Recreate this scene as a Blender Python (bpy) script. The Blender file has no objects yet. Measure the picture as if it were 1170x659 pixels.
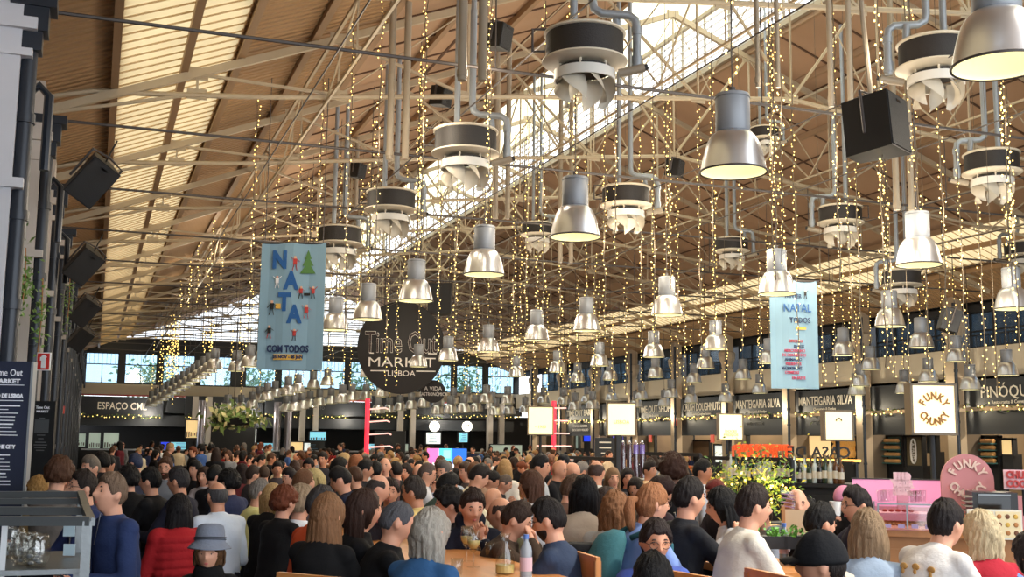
import bpy, bmesh, math, random
from math import sin, cos, pi, radians as R, atan2, sqrt
from mathutils import Vector as V, Matrix, noise
random.seed(7)
SC = bpy.context.scene
COL = SC.collection
# ------------------------------------------------------------------ camera
F, TH, PT, RL, H = 1290.0, R(20.1), R(7.75), R(0.65), 1.85
CAMP = V((0, 0, H))
fwd = V((sin(TH) * cos(PT), cos(TH) * cos(PT), sin(PT)))
rt = V((cos(TH), -sin(TH), 0))
upv = rt.cross(fwd)
r2 = rt * cos(RL) + upv * sin(RL)
u2 = upv * cos(RL) - rt * sin(RL)
lvl = V((sin(TH), cos(TH), 0))
cam = bpy.data.cameras.new('camera')
cam.lens = 36 * F / 1170
cam.clip_end = 400
cam.clip_start = .05
camo = bpy.data.objects.new('camera', cam)
COL.objects.link(camo)
m = Matrix((r2, u2, -fwd)).transposed().to_4x4()
m.translation = CAMP
camo.matrix_world = m
SC.camera = camo
def ray(px, py):
    return fwd + r2 * ((px - 585) / F) + u2 * ((329.5 - py) / F)
def P(px, py, d):
    q = ray(px, py)
    return CAMP + q * (d / q.dot(lvl))
def PX(px, py, X):
    q = ray(px, py)
    return CAMP + q * (X / q.x)
def PY(px, py, Y):
    q = ray(px, py)
    return CAMP + q * (Y / q.y)
def PZ(px, py, z):
    q = ray(px, py)
    return CAMP + q * ((z - H) / q.z)
def pix(p):
    v = V(p) - CAMP
    z = v.dot(fwd)
    return (585 + F * v.dot(r2) / z, 329.5 - F * v.dot(u2) / z)
# ------------------------------------------------------------------ materials
_mats = {}
def lin(c):
    return tuple(((x / 255) / 12.92 if x / 255 <= .04045 else ((x / 255 + .055) / 1.055) ** 2.4) for x in c)
def mat(name, c, rough=.6, metal=0, emit=None, es=0, bump=0, bscale=20, var=0, vscale=5, spec=.5, stretch=None, trans=0, sampl=True, alpha=1):
    if name in _mats:
        return _mats[name]
    M = bpy.data.materials.new(name)
    M.use_nodes = True
    nt = M.node_tree
    b = nt.nodes['Principled BSDF']
    col = lin(c) + (1,)
    b.inputs['Base Color'].default_value = col
    b.inputs['Roughness'].default_value = rough
    b.inputs['Metallic'].default_value = metal
    b.inputs['Specular IOR Level'].default_value = spec
    if trans:
        b.inputs['Transmission Weight'].default_value = trans
    if alpha < 1:
        b.inputs['Alpha'].default_value = alpha
    if emit:
        b.inputs['Emission Color'].default_value = lin(emit) + (1,)
        b.inputs['Emission Strength'].default_value = es
    if bump or var:
        tc = nt.nodes.new('ShaderNodeTexCoord')
        mp = nt.nodes.new('ShaderNodeMapping')
        if stretch:
            mp.inputs['Scale'].default_value = stretch
        nt.links.new(tc.outputs['Object'], mp.inputs[0])
        if var:
            n = nt.nodes.new('ShaderNodeTexNoise')
            n.inputs['Scale'].default_value = vscale
            n.inputs['Detail'].default_value = 4
            nt.links.new(mp.outputs[0], n.inputs['Vector'])
            mx = nt.nodes.new('ShaderNodeMix')
            mx.data_type = 'RGBA'
            nt.links.new(n.outputs['Fac'], mx.inputs[0])
            mx.inputs[6].default_value = tuple(x * (1 - var) for x in col[:3]) + (1,)
            mx.inputs[7].default_value = tuple(min(1, x * (1 + var)) for x in col[:3]) + (1,)
            nt.links.new(mx.outputs[2], b.inputs['Base Color'])
        if bump:
            n2 = nt.nodes.new('ShaderNodeTexNoise')
            n2.inputs['Scale'].default_value = bscale
            nt.links.new(mp.outputs[0], n2.inputs['Vector'])
            bp = nt.nodes.new('ShaderNodeBump')
            bp.inputs['Strength'].default_value = bump
            bp.inputs['Distance'].default_value = .01
            nt.links.new(n2.outputs['Fac'], bp.inputs['Height'])
            nt.links.new(bp.outputs[0], b.inputs['Normal'])
    if not sampl:
        M.cycles.emission_sampling = 'NONE'
    _mats[name] = M
    return M
def glassmat(name, tint=(200, 215, 220), fac=.12):
    if name in _mats:
        return _mats[name]
    M = bpy.data.materials.new(name)
    M.use_nodes = True
    nt = M.node_tree
    nt.nodes.clear()
    o = nt.nodes.new('ShaderNodeOutputMaterial')
    t = nt.nodes.new('ShaderNodeBsdfTransparent')
    t.inputs[0].default_value = lin(tint) + (1,)
    g = nt.nodes.new('ShaderNodeBsdfGlossy')
    g.inputs['Roughness'].default_value = .05
    x = nt.nodes.new('ShaderNodeMixShader')
    x.inputs[0].default_value = fac
    nt.links.new(t.outputs[0], x.inputs[1])
    nt.links.new(g.outputs[0], x.inputs[2])
    nt.links.new(x.outputs[0], o.inputs[0])
    _mats[name] = M
    return M
def translmat(name, c, ripple=0):
    if name in _mats:
        return _mats[name]
    M = bpy.data.materials.new(name)
    M.use_nodes = True
    nt = M.node_tree
    nt.nodes.clear()
    o = nt.nodes.new('ShaderNodeOutputMaterial')
    t = nt.nodes.new('ShaderNodeBsdfTranslucent')
    d = nt.nodes.new('ShaderNodeBsdfDiffuse')
    x = nt.nodes.new('ShaderNodeMixShader')
    x.inputs[0].default_value = .25
    tc = nt.nodes.new('ShaderNodeTexCoord')
    n = nt.nodes.new('ShaderNodeTexNoise')
    n.inputs['Scale'].default_value = 1.3
    n.inputs['Detail'].default_value = 6
    nt.links.new(tc.outputs['Object'], n.inputs['Vector'])
    mx = nt.nodes.new('ShaderNodeMix')
    mx.data_type = 'RGBA'
    nt.links.new(n.outputs['Fac'], mx.inputs[0])
    col = lin(c)
    mx.inputs[6].default_value = tuple(v * .72 for v in col) + (1,)
    mx.inputs[7].default_value = tuple(min(1, v * 1.2) for v in col) + (1,)
    for q in (t, d):
        nt.links.new(mx.outputs[2], q.inputs[0])
    nt.links.new(t.outputs[0], x.inputs[1])
    nt.links.new(d.outputs[0], x.inputs[2])
    nt.links.new(x.outputs[0], o.inputs[0])
    _mats[name] = M
    return M
# ------------------------------------------------------------------ mesh builder
class MB:
    def __init__(s):
        s.v = []; s.f = []; s.m = []; s.cm = 0
    def add(s, vs, fs):
        o = len(s.v)
        s.v += [tuple(a) for a in vs]
        for f in fs:
            s.f.append(tuple(i + o for i in f)); s.m.append(s.cm)
        return s
    def mi(s, i):
        s.cm = i; return s
    def box(s, c, size, rz=0, rx=0, ry=0):
        x, y, z = [a / 2 for a in size]
        M = Matrix.Rotation(rz, 3, 'Z') @ Matrix.Rotation(ry, 3, 'Y') @ Matrix.Rotation(rx, 3, 'X')
        c = V(c)
        vs = [c + M @ V((sx * x, sy * y, sz * z)) for sx in (-1, 1) for sy in (-1, 1) for sz in (-1, 1)]
        return s.add(vs, [(0, 1, 3, 2), (4, 6, 7, 5), (0, 4, 5, 1), (2, 3, 7, 6), (0, 2, 6, 4), (1, 5, 7, 3)])
    def bb(s, a, b):
        a, b = V(a), V(b)
        return s.box((a + b) / 2, [abs(b[i] - a[i]) for i in range(3)])
    def loft(s, rings, n=12, caps=True):
        # rings: (center, ax, ay) vectors
        vs = []; fs = []
        for c, ax, ay in rings:
            for i in range(n):
                t = 2 * pi * i / n
                vs.append(V(c) + V(ax) * cos(t) + V(ay) * sin(t))
        for k in range(len(rings) - 1):
            for i in range(n):
                j = (i + 1) % n
                fs.append((k * n + i, k * n + j, (k + 1) * n + j, (k + 1) * n + i))
        if caps:
            fs.append(tuple(range(n - 1, -1, -1)))
            b = (len(rings) - 1) * n
            fs.append(tuple(b + i for i in range(n)))
        return s.add(vs, fs)
    def cyl(s, p0, p1, r0, r1=None, n=10, caps=True):
        r1 = r0 if r1 is None else r1
        p0, p1 = V(p0), V(p1)
        d = (p1 - p0).normalized()
        a = d.orthogonal().normalized(); b = d.cross(a)
        return s.loft([(p0, a * r0, b * r0), (p1, a * r1, b * r1)], n, caps)
    def bar(s, p0, p1, w, h=None):
        h = h or w
        p0, p1 = V(p0), V(p1)
        d = (p1 - p0).normalized()
        a = V((0, 0, 1)).cross(d)
        a = V((1, 0, 0)) if a.length < 1e-3 else a.normalized()
        b = d.cross(a)
        vs = []
        for p in (p0, p1):
            for sx, sy in ((-1, -1), (1, -1), (1, 1), (-1, 1)):
                vs.append(p + a * sx * w / 2 + b * sy * h / 2)
        return s.add(vs, [(0, 1, 2, 3)[::-1], (4, 5, 6, 7), (0, 1, 5, 4), (1, 2, 6, 5), (2, 3, 7, 6), (3, 0, 4, 7)])
    def tube(s, pts, r, n=8, caps=True):
        pts = [V(p) for p in pts]
        rs = r if isinstance(r, (list, tuple)) else [r] * len(pts)
        rings = []; a = None
        for i, p in enumerate(pts):
            d = (pts[min(i + 1, len(pts) - 1)] - pts[max(i - 1, 0)]).normalized()
            if a is None:
                a = d.orthogonal().normalized()
            else:
                a = (a - d * a.dot(d))
                a = a.normalized() if a.length > 1e-5 else d.orthogonal().normalized()
            b = d.cross(a)
            rings.append((p, a * rs[i], b * rs[i]))
        return s.loft(rings, n, caps)
    def caps(s, p0, r0, p1, r1, n=12):
        # tapered capsule, closed
        p0, p1 = V(p0), V(p1)
        L = (p1 - p0)
        d = L.normalized() if L.length > 1e-6 else V((0, 0, 1))
        a = d.orthogonal().normalized(); b = d.cross(a)
        rings = []
        for t in (-1, -.85, -.5):
            q = sqrt(max(0.02, 1 - t * t)); rings.append((p0 + d * r0 * t, a * r0 * q, b * r0 * q))
        rings.append((p0, a * r0, b * r0))
        rings.append((p1, a * r1, b * r1))
        for t in (.5, .85, 1):
            q = sqrt(max(0.02, 1 - t * t)); rings.append((p1 + d * r1 * t, a * r1 * q, b * r1 * q))
        return s.loft(rings, n)
    def sph(s, c, r, n=12, k=8, M=None):
        r = (r, r, r) if not isinstance(r, (tuple, list)) else r
        c = V(c); vs = []; fs = []
        for j in range(1, k):
            ph = pi * j / k
            for i in range(n):
                t = 2 * pi * i / n
                p = V((r[0] * sin(ph) * cos(t), r[1] * sin(ph) * sin(t), r[2] * cos(ph)))
                vs.append(c + (M @ p if M else p))
        tp = V((0, 0, r[2])); tp = M @ tp if M else tp
        vs += [c + tp, c - tp]
        T, B = len(vs) - 2, len(vs) - 1
        for j in range(k - 2):
            for i in range(n):
                q = (i + 1) % n
                fs.append((j * n + i, (j + 1) * n + i, (j + 1) * n + q, j * n + q))
        for i in range(n):
            q = (i + 1) % n
            fs.append((T, i, q)); fs.append((B, (k - 2) * n + q, (k - 2) * n + i))
        return s.add(vs, fs)
    def lathe(s, prof, c=(0, 0, 0), n=24, closed=False):
        c = V(c); vs = []; fs = []
        for r, z in prof:
            for i in range(n):
                t = 2 * pi * i / n
                vs.append(c + V((r * cos(t), r * sin(t), z)))
        K = len(prof)
        for k in range(K - 1 + (1 if closed else 0)):
            for i in range(n):
                j = (i + 1) % n
                k2 = (k + 1) % K
                fs.append((k * n + i, k * n + j, k2 * n + j, k2 * n + i))
        return s.add(vs, fs)
    def quad(s, a, b, c, d):
        return s.add([a, b, c, d], [(0, 1, 2, 3)])
    def mesh(s, name, mats, smooth=False):
        me = bpy.data.meshes.new(name)
        me.from_pydata(s.v, [], s.f)
        for mm in (mats if isinstance(mats, (list, tuple)) else [mats]):
            me.materials.append(mm)
        if max(s.m, default=0) > 0:
            me.polygons.foreach_set('material_index', s.m)
        if smooth:
            me.polygons.foreach_set('use_smooth', [True] * len(me.polygons))
            if smooth == 'auto':
                me.set_sharp_from_angle(angle=R(38))
        me.update()
        return me
    def build(s, name, mats, parent=None, smooth=False):
        return ob(name, s.mesh(name, mats, smooth), parent)
def ob(name, data, parent=None):
    o = bpy.data.objects.new(name, data)
    COL.objects.link(o)
    if parent:
        o.parent = parent
    return o
def tag(o, label, cat, group=None):
    o['label'] = label; o['category'] = cat
    if group: o['group'] = group
    return o
def struct(o):
    o['kind'] = 'structure'
    return o
def empty(name, loc=(0, 0, 0), rz=0):
    o = ob(name, None); o.location = loc; o.rotation_euler = (0, 0, rz)
    o.empty_display_size = .1
    return o
KIDS = {}
def copy_tree(o, parent=None):
    c = o.copy(); COL.objects.link(c)
    if parent: c.parent = parent
    for ch in list(o.children):
        copy_tree(ch, c)
    return c
ORD = ['leftmost', 'second from the left', 'third from the left', 'fourth from the left', 'fifth from the left', 'sixth from the left', 'seventh from the left', 'eighth from the left', 'ninth from the left', 'tenth from the left']
def uniq(items):
    """items: (object, base label, px). Labels that would repeat get their order from the left."""
    d = {}
    for o, b, px in items:
        d.setdefault(b, []).append((px, o))
    W = 'zero one two three four five six seven eight nine ten eleven twelve'.split()
    for b, l in d.items():
        l.sort(key=lambda t: t[0])
        n = len(l)
        for i, (px, o) in enumerate(l):
            if n == 1:
                o['label'] = b
            elif n <= 20:
                j = n - 1 - i
                w = ORD[i] if i <= (n - 1) / 2 else ('rightmost' if j == 0 else ORD[j].replace('left', 'right'))
                o['label'] = b + ', ' + w + ' of ' + (W[n] if n < 13 else '%d' % n)
            else:
                w = '%d%s' % (i + 1, 'th' if 10 < (i + 1) % 100 < 14 else {1: 'st', 2: 'nd', 3: 'rd'}.get((i + 1) % 10, 'th'))
                o['label'] = b + ', %s from the left of %d' % (w, n)
def text_mesh(txt, size, mt, ext=.005, align='CENTER', bold=0, xs=1):
    cu = bpy.data.curves.new('lettering', 'FONT')
    cu.body = txt; cu.size = size; cu.extrude = ext; cu.align_x = align; cu.align_y = 'CENTER'
    cu.offset = bold
    cu.resolution_u = 2
    o = bpy.data.objects.new('t', cu)
    COL.objects.link(o)
    bpy.context.view_layer.update()
    me = bpy.data.meshes.new_from_object(o.evaluated_get(bpy.context.evaluated_depsgraph_get()))
    bpy.data.objects.remove(o)
    if xs != 1:
        me.transform(Matrix.Diagonal((xs, 1, 1, 1)))
    me.materials.clear(); me.materials.append(mt)
    return me
def frame_mat(p, ex, ey):
    ex = V(ex).normalized(); ey = V(ey).normalized(); ez = ex.cross(ey)
    M = Matrix((ex, ey, ez)).transposed().to_4x4(); M.translation = V(p)
    return M
def text(txt, p, ex, ey, h, mt, parent=None, name='lettering', **k):
    me = text_mesh(txt, h * 1.38, mt, **k)
    me.transform(frame_mat(p, ex, ey))
    return ob(name, me, parent)
def zroof(X):
    return 11.89 - .39 * abs(X - 12)
# ------------------------------------------------------------------ people
SC2 = bpy.data.scenes.new('workbench')
def evalmesh(o):
    SC2.collection.objects.link(o)
    vl = SC2.view_layers[0]; vl.update()
    out = bpy.data.meshes.new_from_object(o.evaluated_get(vl.depsgraph))
    bpy.data.objects.remove(o)
    return out
def remesh(mb, vox, smooth=2):
    me = mb.mesh('tmp', []); o = bpy.data.objects.new('tmp', me)
    r = o.modifiers.new('r', 'REMESH'); r.mode = 'VOXEL'; r.voxel_size = vox
    if smooth:
        s = o.modifiers.new('s', 'SMOOTH'); s.factor = .5; s.iterations = smooth
    out = evalmesh(o); bpy.data.meshes.remove(me)
    return out
def g(x, s):
    return math.exp(-(x * x) / (2 * s * s))
def headpt(dx, dy, dz, t=0):
    """unit direction -> point of a head centred at 0 facing +Y"""
    x, y, z = dx * (.076 + t), dy * (.094 + t), dz * (.116 + t)
    low = max(0, -dz - .1)
    x *= 1 - .34 * low
    if dy < 0: y *= 1 - .38 * low
    else: y *= 1 - .10 * low
    if dy > 0:
        f = dy
        y += f * (.021 * g(dx, .13) * g(dz + .22, .10) + .013 * g(dx, .11) * g(dz + .05, .14))     # nose
        y += f * .006 * g(dz - .17, .07) * g(dx, .45)                                                  # brow
        y -= f * .010 * (g(dx - .40, .16) + g(dx + .40, .16)) * g(dz - .02, .09)                      # eye sockets
        y += f * .005 * g(dx, .2) * g(dz + .52, .06)                                                   # lips
        y += f * .009 * g(dx, .25) * g(dz + .86, .10)                                                  # chin
        y += f * .004 * (g(dx - .55, .15) + g(dx + .55, .15)) * g(dz + .22, .12)
    return V((x, y, z))
def dirs(n, k):
    L = []
    for j in range(k + 1):
        ph = pi * j / k
        for i in range(n):
            a = 2 * pi * i / n
            L.append((sin(ph) * sin(a), sin(ph) * cos(a), cos(ph)))
    return L
def gridfaces(n, k):
    return [(j * n + i, j * n + (i + 1) % n, (j + 1) * n + (i + 1) % n, (j + 1) * n + i) for j in range(k) for i in range(n)]
def sst(a, b, x):
    t = max(0, min(1, (x - a) / (b - a))); return t * t * (3 - 2 * t)
def hair_mesh(style, M, length=.2, fine=True, seed=0):
    """hair of a style placed by head matrix M; returns list of (part name, MB)"""
    mb = MB(); n, k = (64, 40) if fine else (24, 16)
    vs = []
    for dx, dy, dz in dirs(n, k):
        ang = atan2(dx, dy)            # 0 = front
        jit = .05 * noise.noise(V((dx * 9, dy * 9, seed + 3)))
        fr = abs(ang)
        line = .56 - .10 * sst(.2, .6, fr) - .38 * sst(.75, 1.15, fr) - .50 * sst(1.75, 2.15, fr) - .12 * g(fr - 1.3, .12)  # hairline height by angle
        if style in ('long', 'bob', 'wavy', 'straight', 'blackbob', 'pony', 'bun'):
            line = .50 - .42 * sst(.35, .9, fr) - .9 * sst(.95, 1.3, fr)
            if style in ('pony', 'bun'):
                line = .48 - .5 * sst(.5, 1.2, fr) - .6 * sst(1.4, 2.1, fr)
        t = .012
        if style == 'bald':
            t = .005
            m = sst(line - .02, line + .1, dz) * (1 - sst(.45, .75, dz + jit * 2)) * sst(.8, 1.3, fr)
        elif style == 'none':
            m = 0
        else:
            m = sst(line - .05, line + .07, dz + jit)
        if style == 'short': t = .007 + .017 * max(0, dz) * (1 if dy > -.2 else .6) + .006 * max(0, dy) * max(0, dz)
        if style == 'buzz': t = .006
        if style in ('afro', 'curly'):
            t = (.075 if style == 'afro' else .035)
            t += (.02 if style == 'afro' else .014) * noise.noise(V((dx, dy, dz)) * 6 + V((seed, 0, 0)))
        if style in ('long', 'wavy', 'bob', 'straight', 'blackbob'): t = .015
        ph = ang * 9 + dz * 2
        t += .005 * noise.noise(V((ang * 7, dz * 1.5, seed))) + .002 * sin(ph * 2.3)
        if style in ('short', 'long', 'straight', 'blackbob', 'bob', 'pony'): t += .006 * noise.noise(V((dx * 5, dy * 5, dz * 5 + seed)))
        if style == 'wavy': t += .010 * noise.noise(V((ang * 5, dz * 6, seed)))
        q = headpt(dx, dy, dz, -.012 + (t + .012) * m)
        vs.append(M @ q)
    mb.add(vs, gridfaces(n, k))
    if style in ('long', 'wavy', 'bob', 'straight', 'blackbob'):
        L = {'bob': .13, 'blackbob': .14}.get(style, length)
        K = 14 if fine else 7; N = 64 if fine else 20
        vs = []
        for j in range(K + 1):
            u = j / K; z = .06 - u * (L + .06)
            w = (.080 + .022 * sst(0, .4, u)) * (.62 + .38 * sst(0, .16, u)) - .03 * sst(.7, 1, u) * (0 if style in ('bob', 'blackbob') else 1)
            dpt = (.095 - .035 * u) * (.62 + .38 * sst(0, .16, u))
            for i in range(N):
                a = 2 * pi * i / N
                x = w * sin(a); y = -dpt * cos(a)
                front = .012
                if y > front: y = front - (y - front) * .25
                if style == 'wavy':
                    x += .012 * noise.noise(V((a * 3, u * 7, seed))); y += .012 * noise.noise(V((a * 3, u * 7, seed + 5)))
                q_ = .006 * noise.noise(V((sin(a) * 9, cos(a) * 9, u * 1.5 + seed))) + .003 * sin(a * 19 + u * 2); x += q_ * sin(a) * 1.5; y -= q_ * cos(a) * 1.5
                e = .012 * noise.noise(V((a * 4, 3, seed))) if j == K else 0
                vs.append(M @ V((x, y - .012 - .012 * sin(u * pi), z + e)))
        nf = [(j * N + i, j * N + (i + 1) % N, (j + 1) * N + (i + 1) % N, (j + 1) * N + i) for j in range(K) for i in range(N)]
        nf += [tuple(range(N))[::-1], tuple(K * N + i for i in range(N))]
        mb.add(vs, nf)
    if style == 'pony':
        pts = [M @ V((0, -.09, .03)), M @ V((0, -.135, .03)), M @ V((0, -.15, -.03)), M @ V((0, -.14, -.11)), M @ V((0, -.12, -.18))]
        mb.tube(pts, [.02, .03, .036, .03, .008], 10)
    if style == 'bun':
        mb.sph(M @ V((0, -.115, .035)), .042, 12, 8)
    return mb
HM = {}
def hairmat(c):
    k = 'hair_%d_%d_%d' % tuple(c)
    return mat(k, tuple(v * .86 for v in c), .55, bump=.7, bscale=34, var=.5, vscale=18, stretch=(7, 7, 1), spec=.22)
def cloth(c, kind=''):
    k = 'cloth_%d_%d_%d%s' % (c[0], c[1], c[2], kind)
    return mat(k, c, .85, bump=.25, bscale=60, var=.14, vscale=7, spec=.2)
def skinmat(i):
    return mat('skin_%d' % i, [(222, 164, 136), (205, 146, 116), (176, 120, 90), (128, 84, 62)][i], .5, var=.08, vscale=9, spec=.4)
def hand(mb, w, d, side, curl=.5, pn=None):
    """hand at wrist w pointing along d; pn = palm normal"""
    d = V(d).normalized()
    pn = V(pn) if pn else V((0, 0, -1))
    pn = (pn - d * pn.dot(d))
    pn = pn.normalized() if pn.length > .05 else d.orthogonal().normalized()
    s = d.cross(pn).normalized() * side
    c = V(w) + d * .045
    mb.loft([(V(w) - d * .01, s * .024, pn * .017), (c - d * .02, s * .034, pn * .016), (c + d * .02, s * .041, pn * .014), (c + d * .045, s * .038, pn * .011)], 10)
    for i, (o, L) in enumerate(((-.030, .062), (-.010, .072), (.010, .067), (.029, .052))):
        b = c + d * .038 + s * o
        cu = curl * (1 + .12 * i)
        a1 = b + (d * cos(cu * .6) + pn * sin(cu * .6)) * L * .45
        a2 = a1 + (d * cos(cu * 1.6) + pn * sin(cu * 1.6)) * L * .32
        a3 = a2 + (d * cos(cu * 2.5) + pn * sin(cu * 2.5)) * L * .25
        mb.tube([b - d * .01, a1, a2, a3], [.0095, .009, .008, .006], 6)
    b = V(w) + d * .025 - s * .026 + pn * .005
    t1 = b + (d * .65 - s * .7 + pn * .3).normalized() * .034
    t2 = t1 + (d * .9 - s * .15 + pn * .45).normalized() * .03
    mb.tube([b, t1, t2], [.013, .0105, .0075], 6)
ARMS = {'down': ((.05, -.03, -.29), (.06, .07, -.54)), 'table': ((.05, .15, -.27), (-.07, .37, -.26)), 'lap': ((.05, .04, -.29), (-.05, .28, -.36)),
        'chin': ((-.01, .25, -.24), (-.10, .20, .00)), 'phone': ((.06, .03, -.30), (-.10, .25, -.29)), 'up': ((.03, .22, -.22), (-.08, .32, -.02)),
        'face': ((.02, .24, -.18), (-.10, .20, .05)), 'wide': ((.10, .10, -.27), (.0, .36, -.24)), 'reach': ((.04, .26, -.2), (-.04, .5, -.24)), 'brow': ((.0, .27, -.18), (-.12, .17, .10))}
def person_geo(sit=True, lean=8, hyaw=0, hpitch=0, arms=('table', 'table'), vox=.02, fine=False, slim=1.0, sleeve=1, seat=.62, crouch=0, belly=0, hood=False, collar=True, puffy=0, skinhead=False):
    pz = seat + .09 if sit else .93
    hip = V((0, 0, pz)); ln = R(lean)
    ax = V((0, sin(ln), cos(ln))); ay = V((0, cos(ln), -sin(ln))); X = V((1, 0, 0))
    T = lambda z, y=0: hip + ax * z + ay * y
    w = slim
    neck = T(.52); hd = neck + V((0, sin(ln * .6), cos(ln * .6))) * .120 + ay * .017
    HMx = Matrix.Translation(hd) @ Matrix.Rotation(R(-hyaw), 4, 'Z') @ Matrix.Rotation(R(-hpitch), 4, 'X')
    sh = {s: T(.435) + X * s * .158 * w for s in (-1, 1)}
    el = {}; wr = {}
    for s, a in zip((-1, 1), arms):
        e, q = ARMS[a]
        el[s] = sh[s] + V((s * e[0], e[1], e[2])); wr[s] = sh[s] + V((s * q[0], q[1], q[2]))
    if sit:
        kn = {s: V((s * .11, .40, pz - .03)) for s in (-1, 1)}; an = {s: V((s * .12, .34, pz - .46)) for s in (-1, 1)}
    else:
        kn = {s: V((s * .10, .03, .50)) for s in (-1, 1)}; an = {s: V((s * .11, -.02, .09)) for s in (-1, 1)}
    hj = {s: hip + V((s * .09, 0, -.02)) for s in (-1, 1)}
    def torso(mb, e):
        rs = [(-.10, .10, .09), (-.04, .155, .115), (.05, .158, .118), (.16, .145 * w + belly * .02, .108 + belly * .03), (.28, .158 * w, .115 + belly * .01), (.38, .168 * w, .115), (.43, .165 * w, .10), (.465, .140 * w, .086), (.490, .098, .070), (.512, .052, .052)]
        mb.loft([(T(z), X * (a + e), ay * (b + e)) for z, a, b in rs], 20)
    body = MB()
    torso(body, -.012)
    body.caps(T(.48), .058, hd + V((0, -.012, -.03)) + V((0, 0, 0)), .053, 12)
    n, k = (48, 40) if fine else (24, 20)
    body.add([HMx @ headpt(*q) for q in dirs(n, k)], gridfaces(n, k))
    for s in (-1, 1):
        body.sph(HMx @ V((s * .079, -.008, -.002)), (.012, .02, .033), 8, 6, (HMx.to_3x3() @ Matrix.Rotation(s * .3, 3, 'Z')))
        body.caps(T(.44), .055, sh[s], .045, 10)
        body.caps(sh[s] - X * s * .01, .046, el[s], .038, 10)
        body.caps(el[s], .038, wr[s], .026, 10)
        body.caps(hj[s], .078, kn[s], .052, 10)
        body.caps(kn[s], .052, an[s], .036, 10)
        body.caps(an[s], .035, an[s] + V((0, .13, -.05)), .028, 8)
    me = remesh(body, vox, 1)
    nb = len(me.polygons)
    ex = MB()
    for s in (-1, 1):
        d = (wr[s] - el[s]).normalized()
        a = arms[0 if s < 0 else 1]
        pn = {'chin': V((-s * .3, 1, 0)), 'face': V((-s * .5, -1, 0)), 'brow': V((-s * .4, -1, 0)), 'up': V((-s, .2, -.2)), 'phone': V((-s * .3, -.2, 1)), 'down': V((-s, 0, 0))}.get(a, V((-s * .2, 0, -1)))
        hand(ex, wr[s], d, s, {'chin': 1.1, 'up': .9, 'phone': .8, 'face': .9}.get(a, .5), pn)
    ex.mi(1)
    for s in (-1, 1):
        e = headpt(s * .40, .90, .035); e.y -= .0065
        ex.sph(HMx @ (e + V((0, .0005, 0))), (.0135, .0095, .0072), 10, 8, HMx.to_3x3() @ Matrix(((1,0,0),(0,0,1),(0,1,0))))
    ex.mi(2)
    for s in (-1, 1):
        e = headpt(s * .40, .90, .035); e.y -= .0065
        ex.sph(HMx @ (e + V((-s * .001, .0070, 0))), (.0066, .0066, .0066), 8, 6)
        # lid line and brow
        for dz, rr, wd in ((.0105, .0026, .015), (.030, .0046, .019)):
            pts = []
            for t in (-1, -.3, .4, 1):
                c = headpt(s * (.40 + t * .17), .88, .035 + dz * 7 + (.03 if abs(t) < .6 else -.01)); c.y += .0015 if rr > .004 else .000
                pts.append(HMx @ c)
            ex.tube(pts, [rr * .6, rr, rr, rr * .4], 5)
    ex.mi(3)
    for dz, rr in ((-.505, .0042), (-.555, .005)):
        pts = []
        for t in (-1, -.5, 0, .5, 1):
            c = headpt(t * .24, .86, dz + .015 * abs(t)); c.y += .0005 - .002 * abs(t)
            pts.append(HMx @ c)
        ex.tube(pts, [.001, rr * .8, rr, rr * .8, .001], 6)
    e2 = ex.mesh('e', [])
    bm = bmesh.new(); bm.from_mesh(me)
    bm.from_mesh(e2)
    bm.to_mesh(me); bm.free()
    me.materials.clear()
    mi = [0] * nb + ex.m
    for i in range(4): me.materials.append(None)
    me.polygons.foreach_set('material_index', mi[:len(me.polygons)])
    me.polygons.foreach_set('use_smooth', [True] * len(me.polygons))
    me.update()
    # clothing
    e = .012 + puffy * .02
    top = MB(); torso(top, e)
    for s in (-1, 1):
        top.caps(T(.44), .07, sh[s] + ay * -.005, .05 + e, 12)
        top.caps(sh[s] - X * s * .014, .051 + e, el[s] * .98 + sh[s] * .02, .045 + e, 12)
        if sleeve >= 1:
            top.caps(el[s], .047 + e, el[s].lerp(wr[s], .86), .032 + e * .8, 12)
        elif sleeve < .8:
            pass
    if puffy:
        t2 = MB(); torso(t2, 0)
        for j in range(9):
            z = -.06 + j * .06
            top.loft([(T(z - .028), X * .13, ay * .09), (T(z - .018), X * (.17 + e), ay * (.125 + e)), (T(z + .018), X * (.17 + e), ay * (.125 + e)), (T(z + .028), X * .13, ay * .09)], 16)
    if hood:
        top.loft([(T(.50, -.03), X * .10, ay * .08), (T(.54, -.05), X * .11, ay * .085), (T(.58, -.06), X * .09, ay * .06)], 12)
    if collar:
        top.loft([(T(.475), X * .09, ay * .082), (T(.505, .004), X * .076, ay * .074), (T(.522, .006), X * .070, ay * .070)], 14)
    tme = remesh(top, vox * 1.0, 10 if fine else 3)
    # folds
    nors = [v.normal.copy() for v in tme.vertices]
    for v, vn in zip(tme.vertices, nors):
        c = v.co
        nn = noise.noise(V((c.x * 9, c.y * 9, c.z * 14)) + V((lean, hyaw * .1, 0)))
        v.co = c + vn * (nn * .008)
    bot = MB()
    bot.loft([(hip + V((0, 0, -.11)), X * .13, V((0, .11, 0))), (hip + V((0, 0, -.04)), X * .175, V((0, .13, 0))), (T(.06), X * .172, ay * .128), (T(.1), X * .15, ay * .11)], 18)
    for s in (-1, 1):
        bot.caps(hj[s], .094, kn[s], .066, 12)
        bot.caps(kn[s], .066, an[s] + V((0, 0, .03)), .05, 12)
    bme = remesh(bot, max(vox, .02), 2)
    for q in (tme, bme):
        q.materials.clear(); q.materials.append(None)
        q.polygons.foreach_set('use_smooth', [True] * len(q.polygons))
    sho = []
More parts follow.
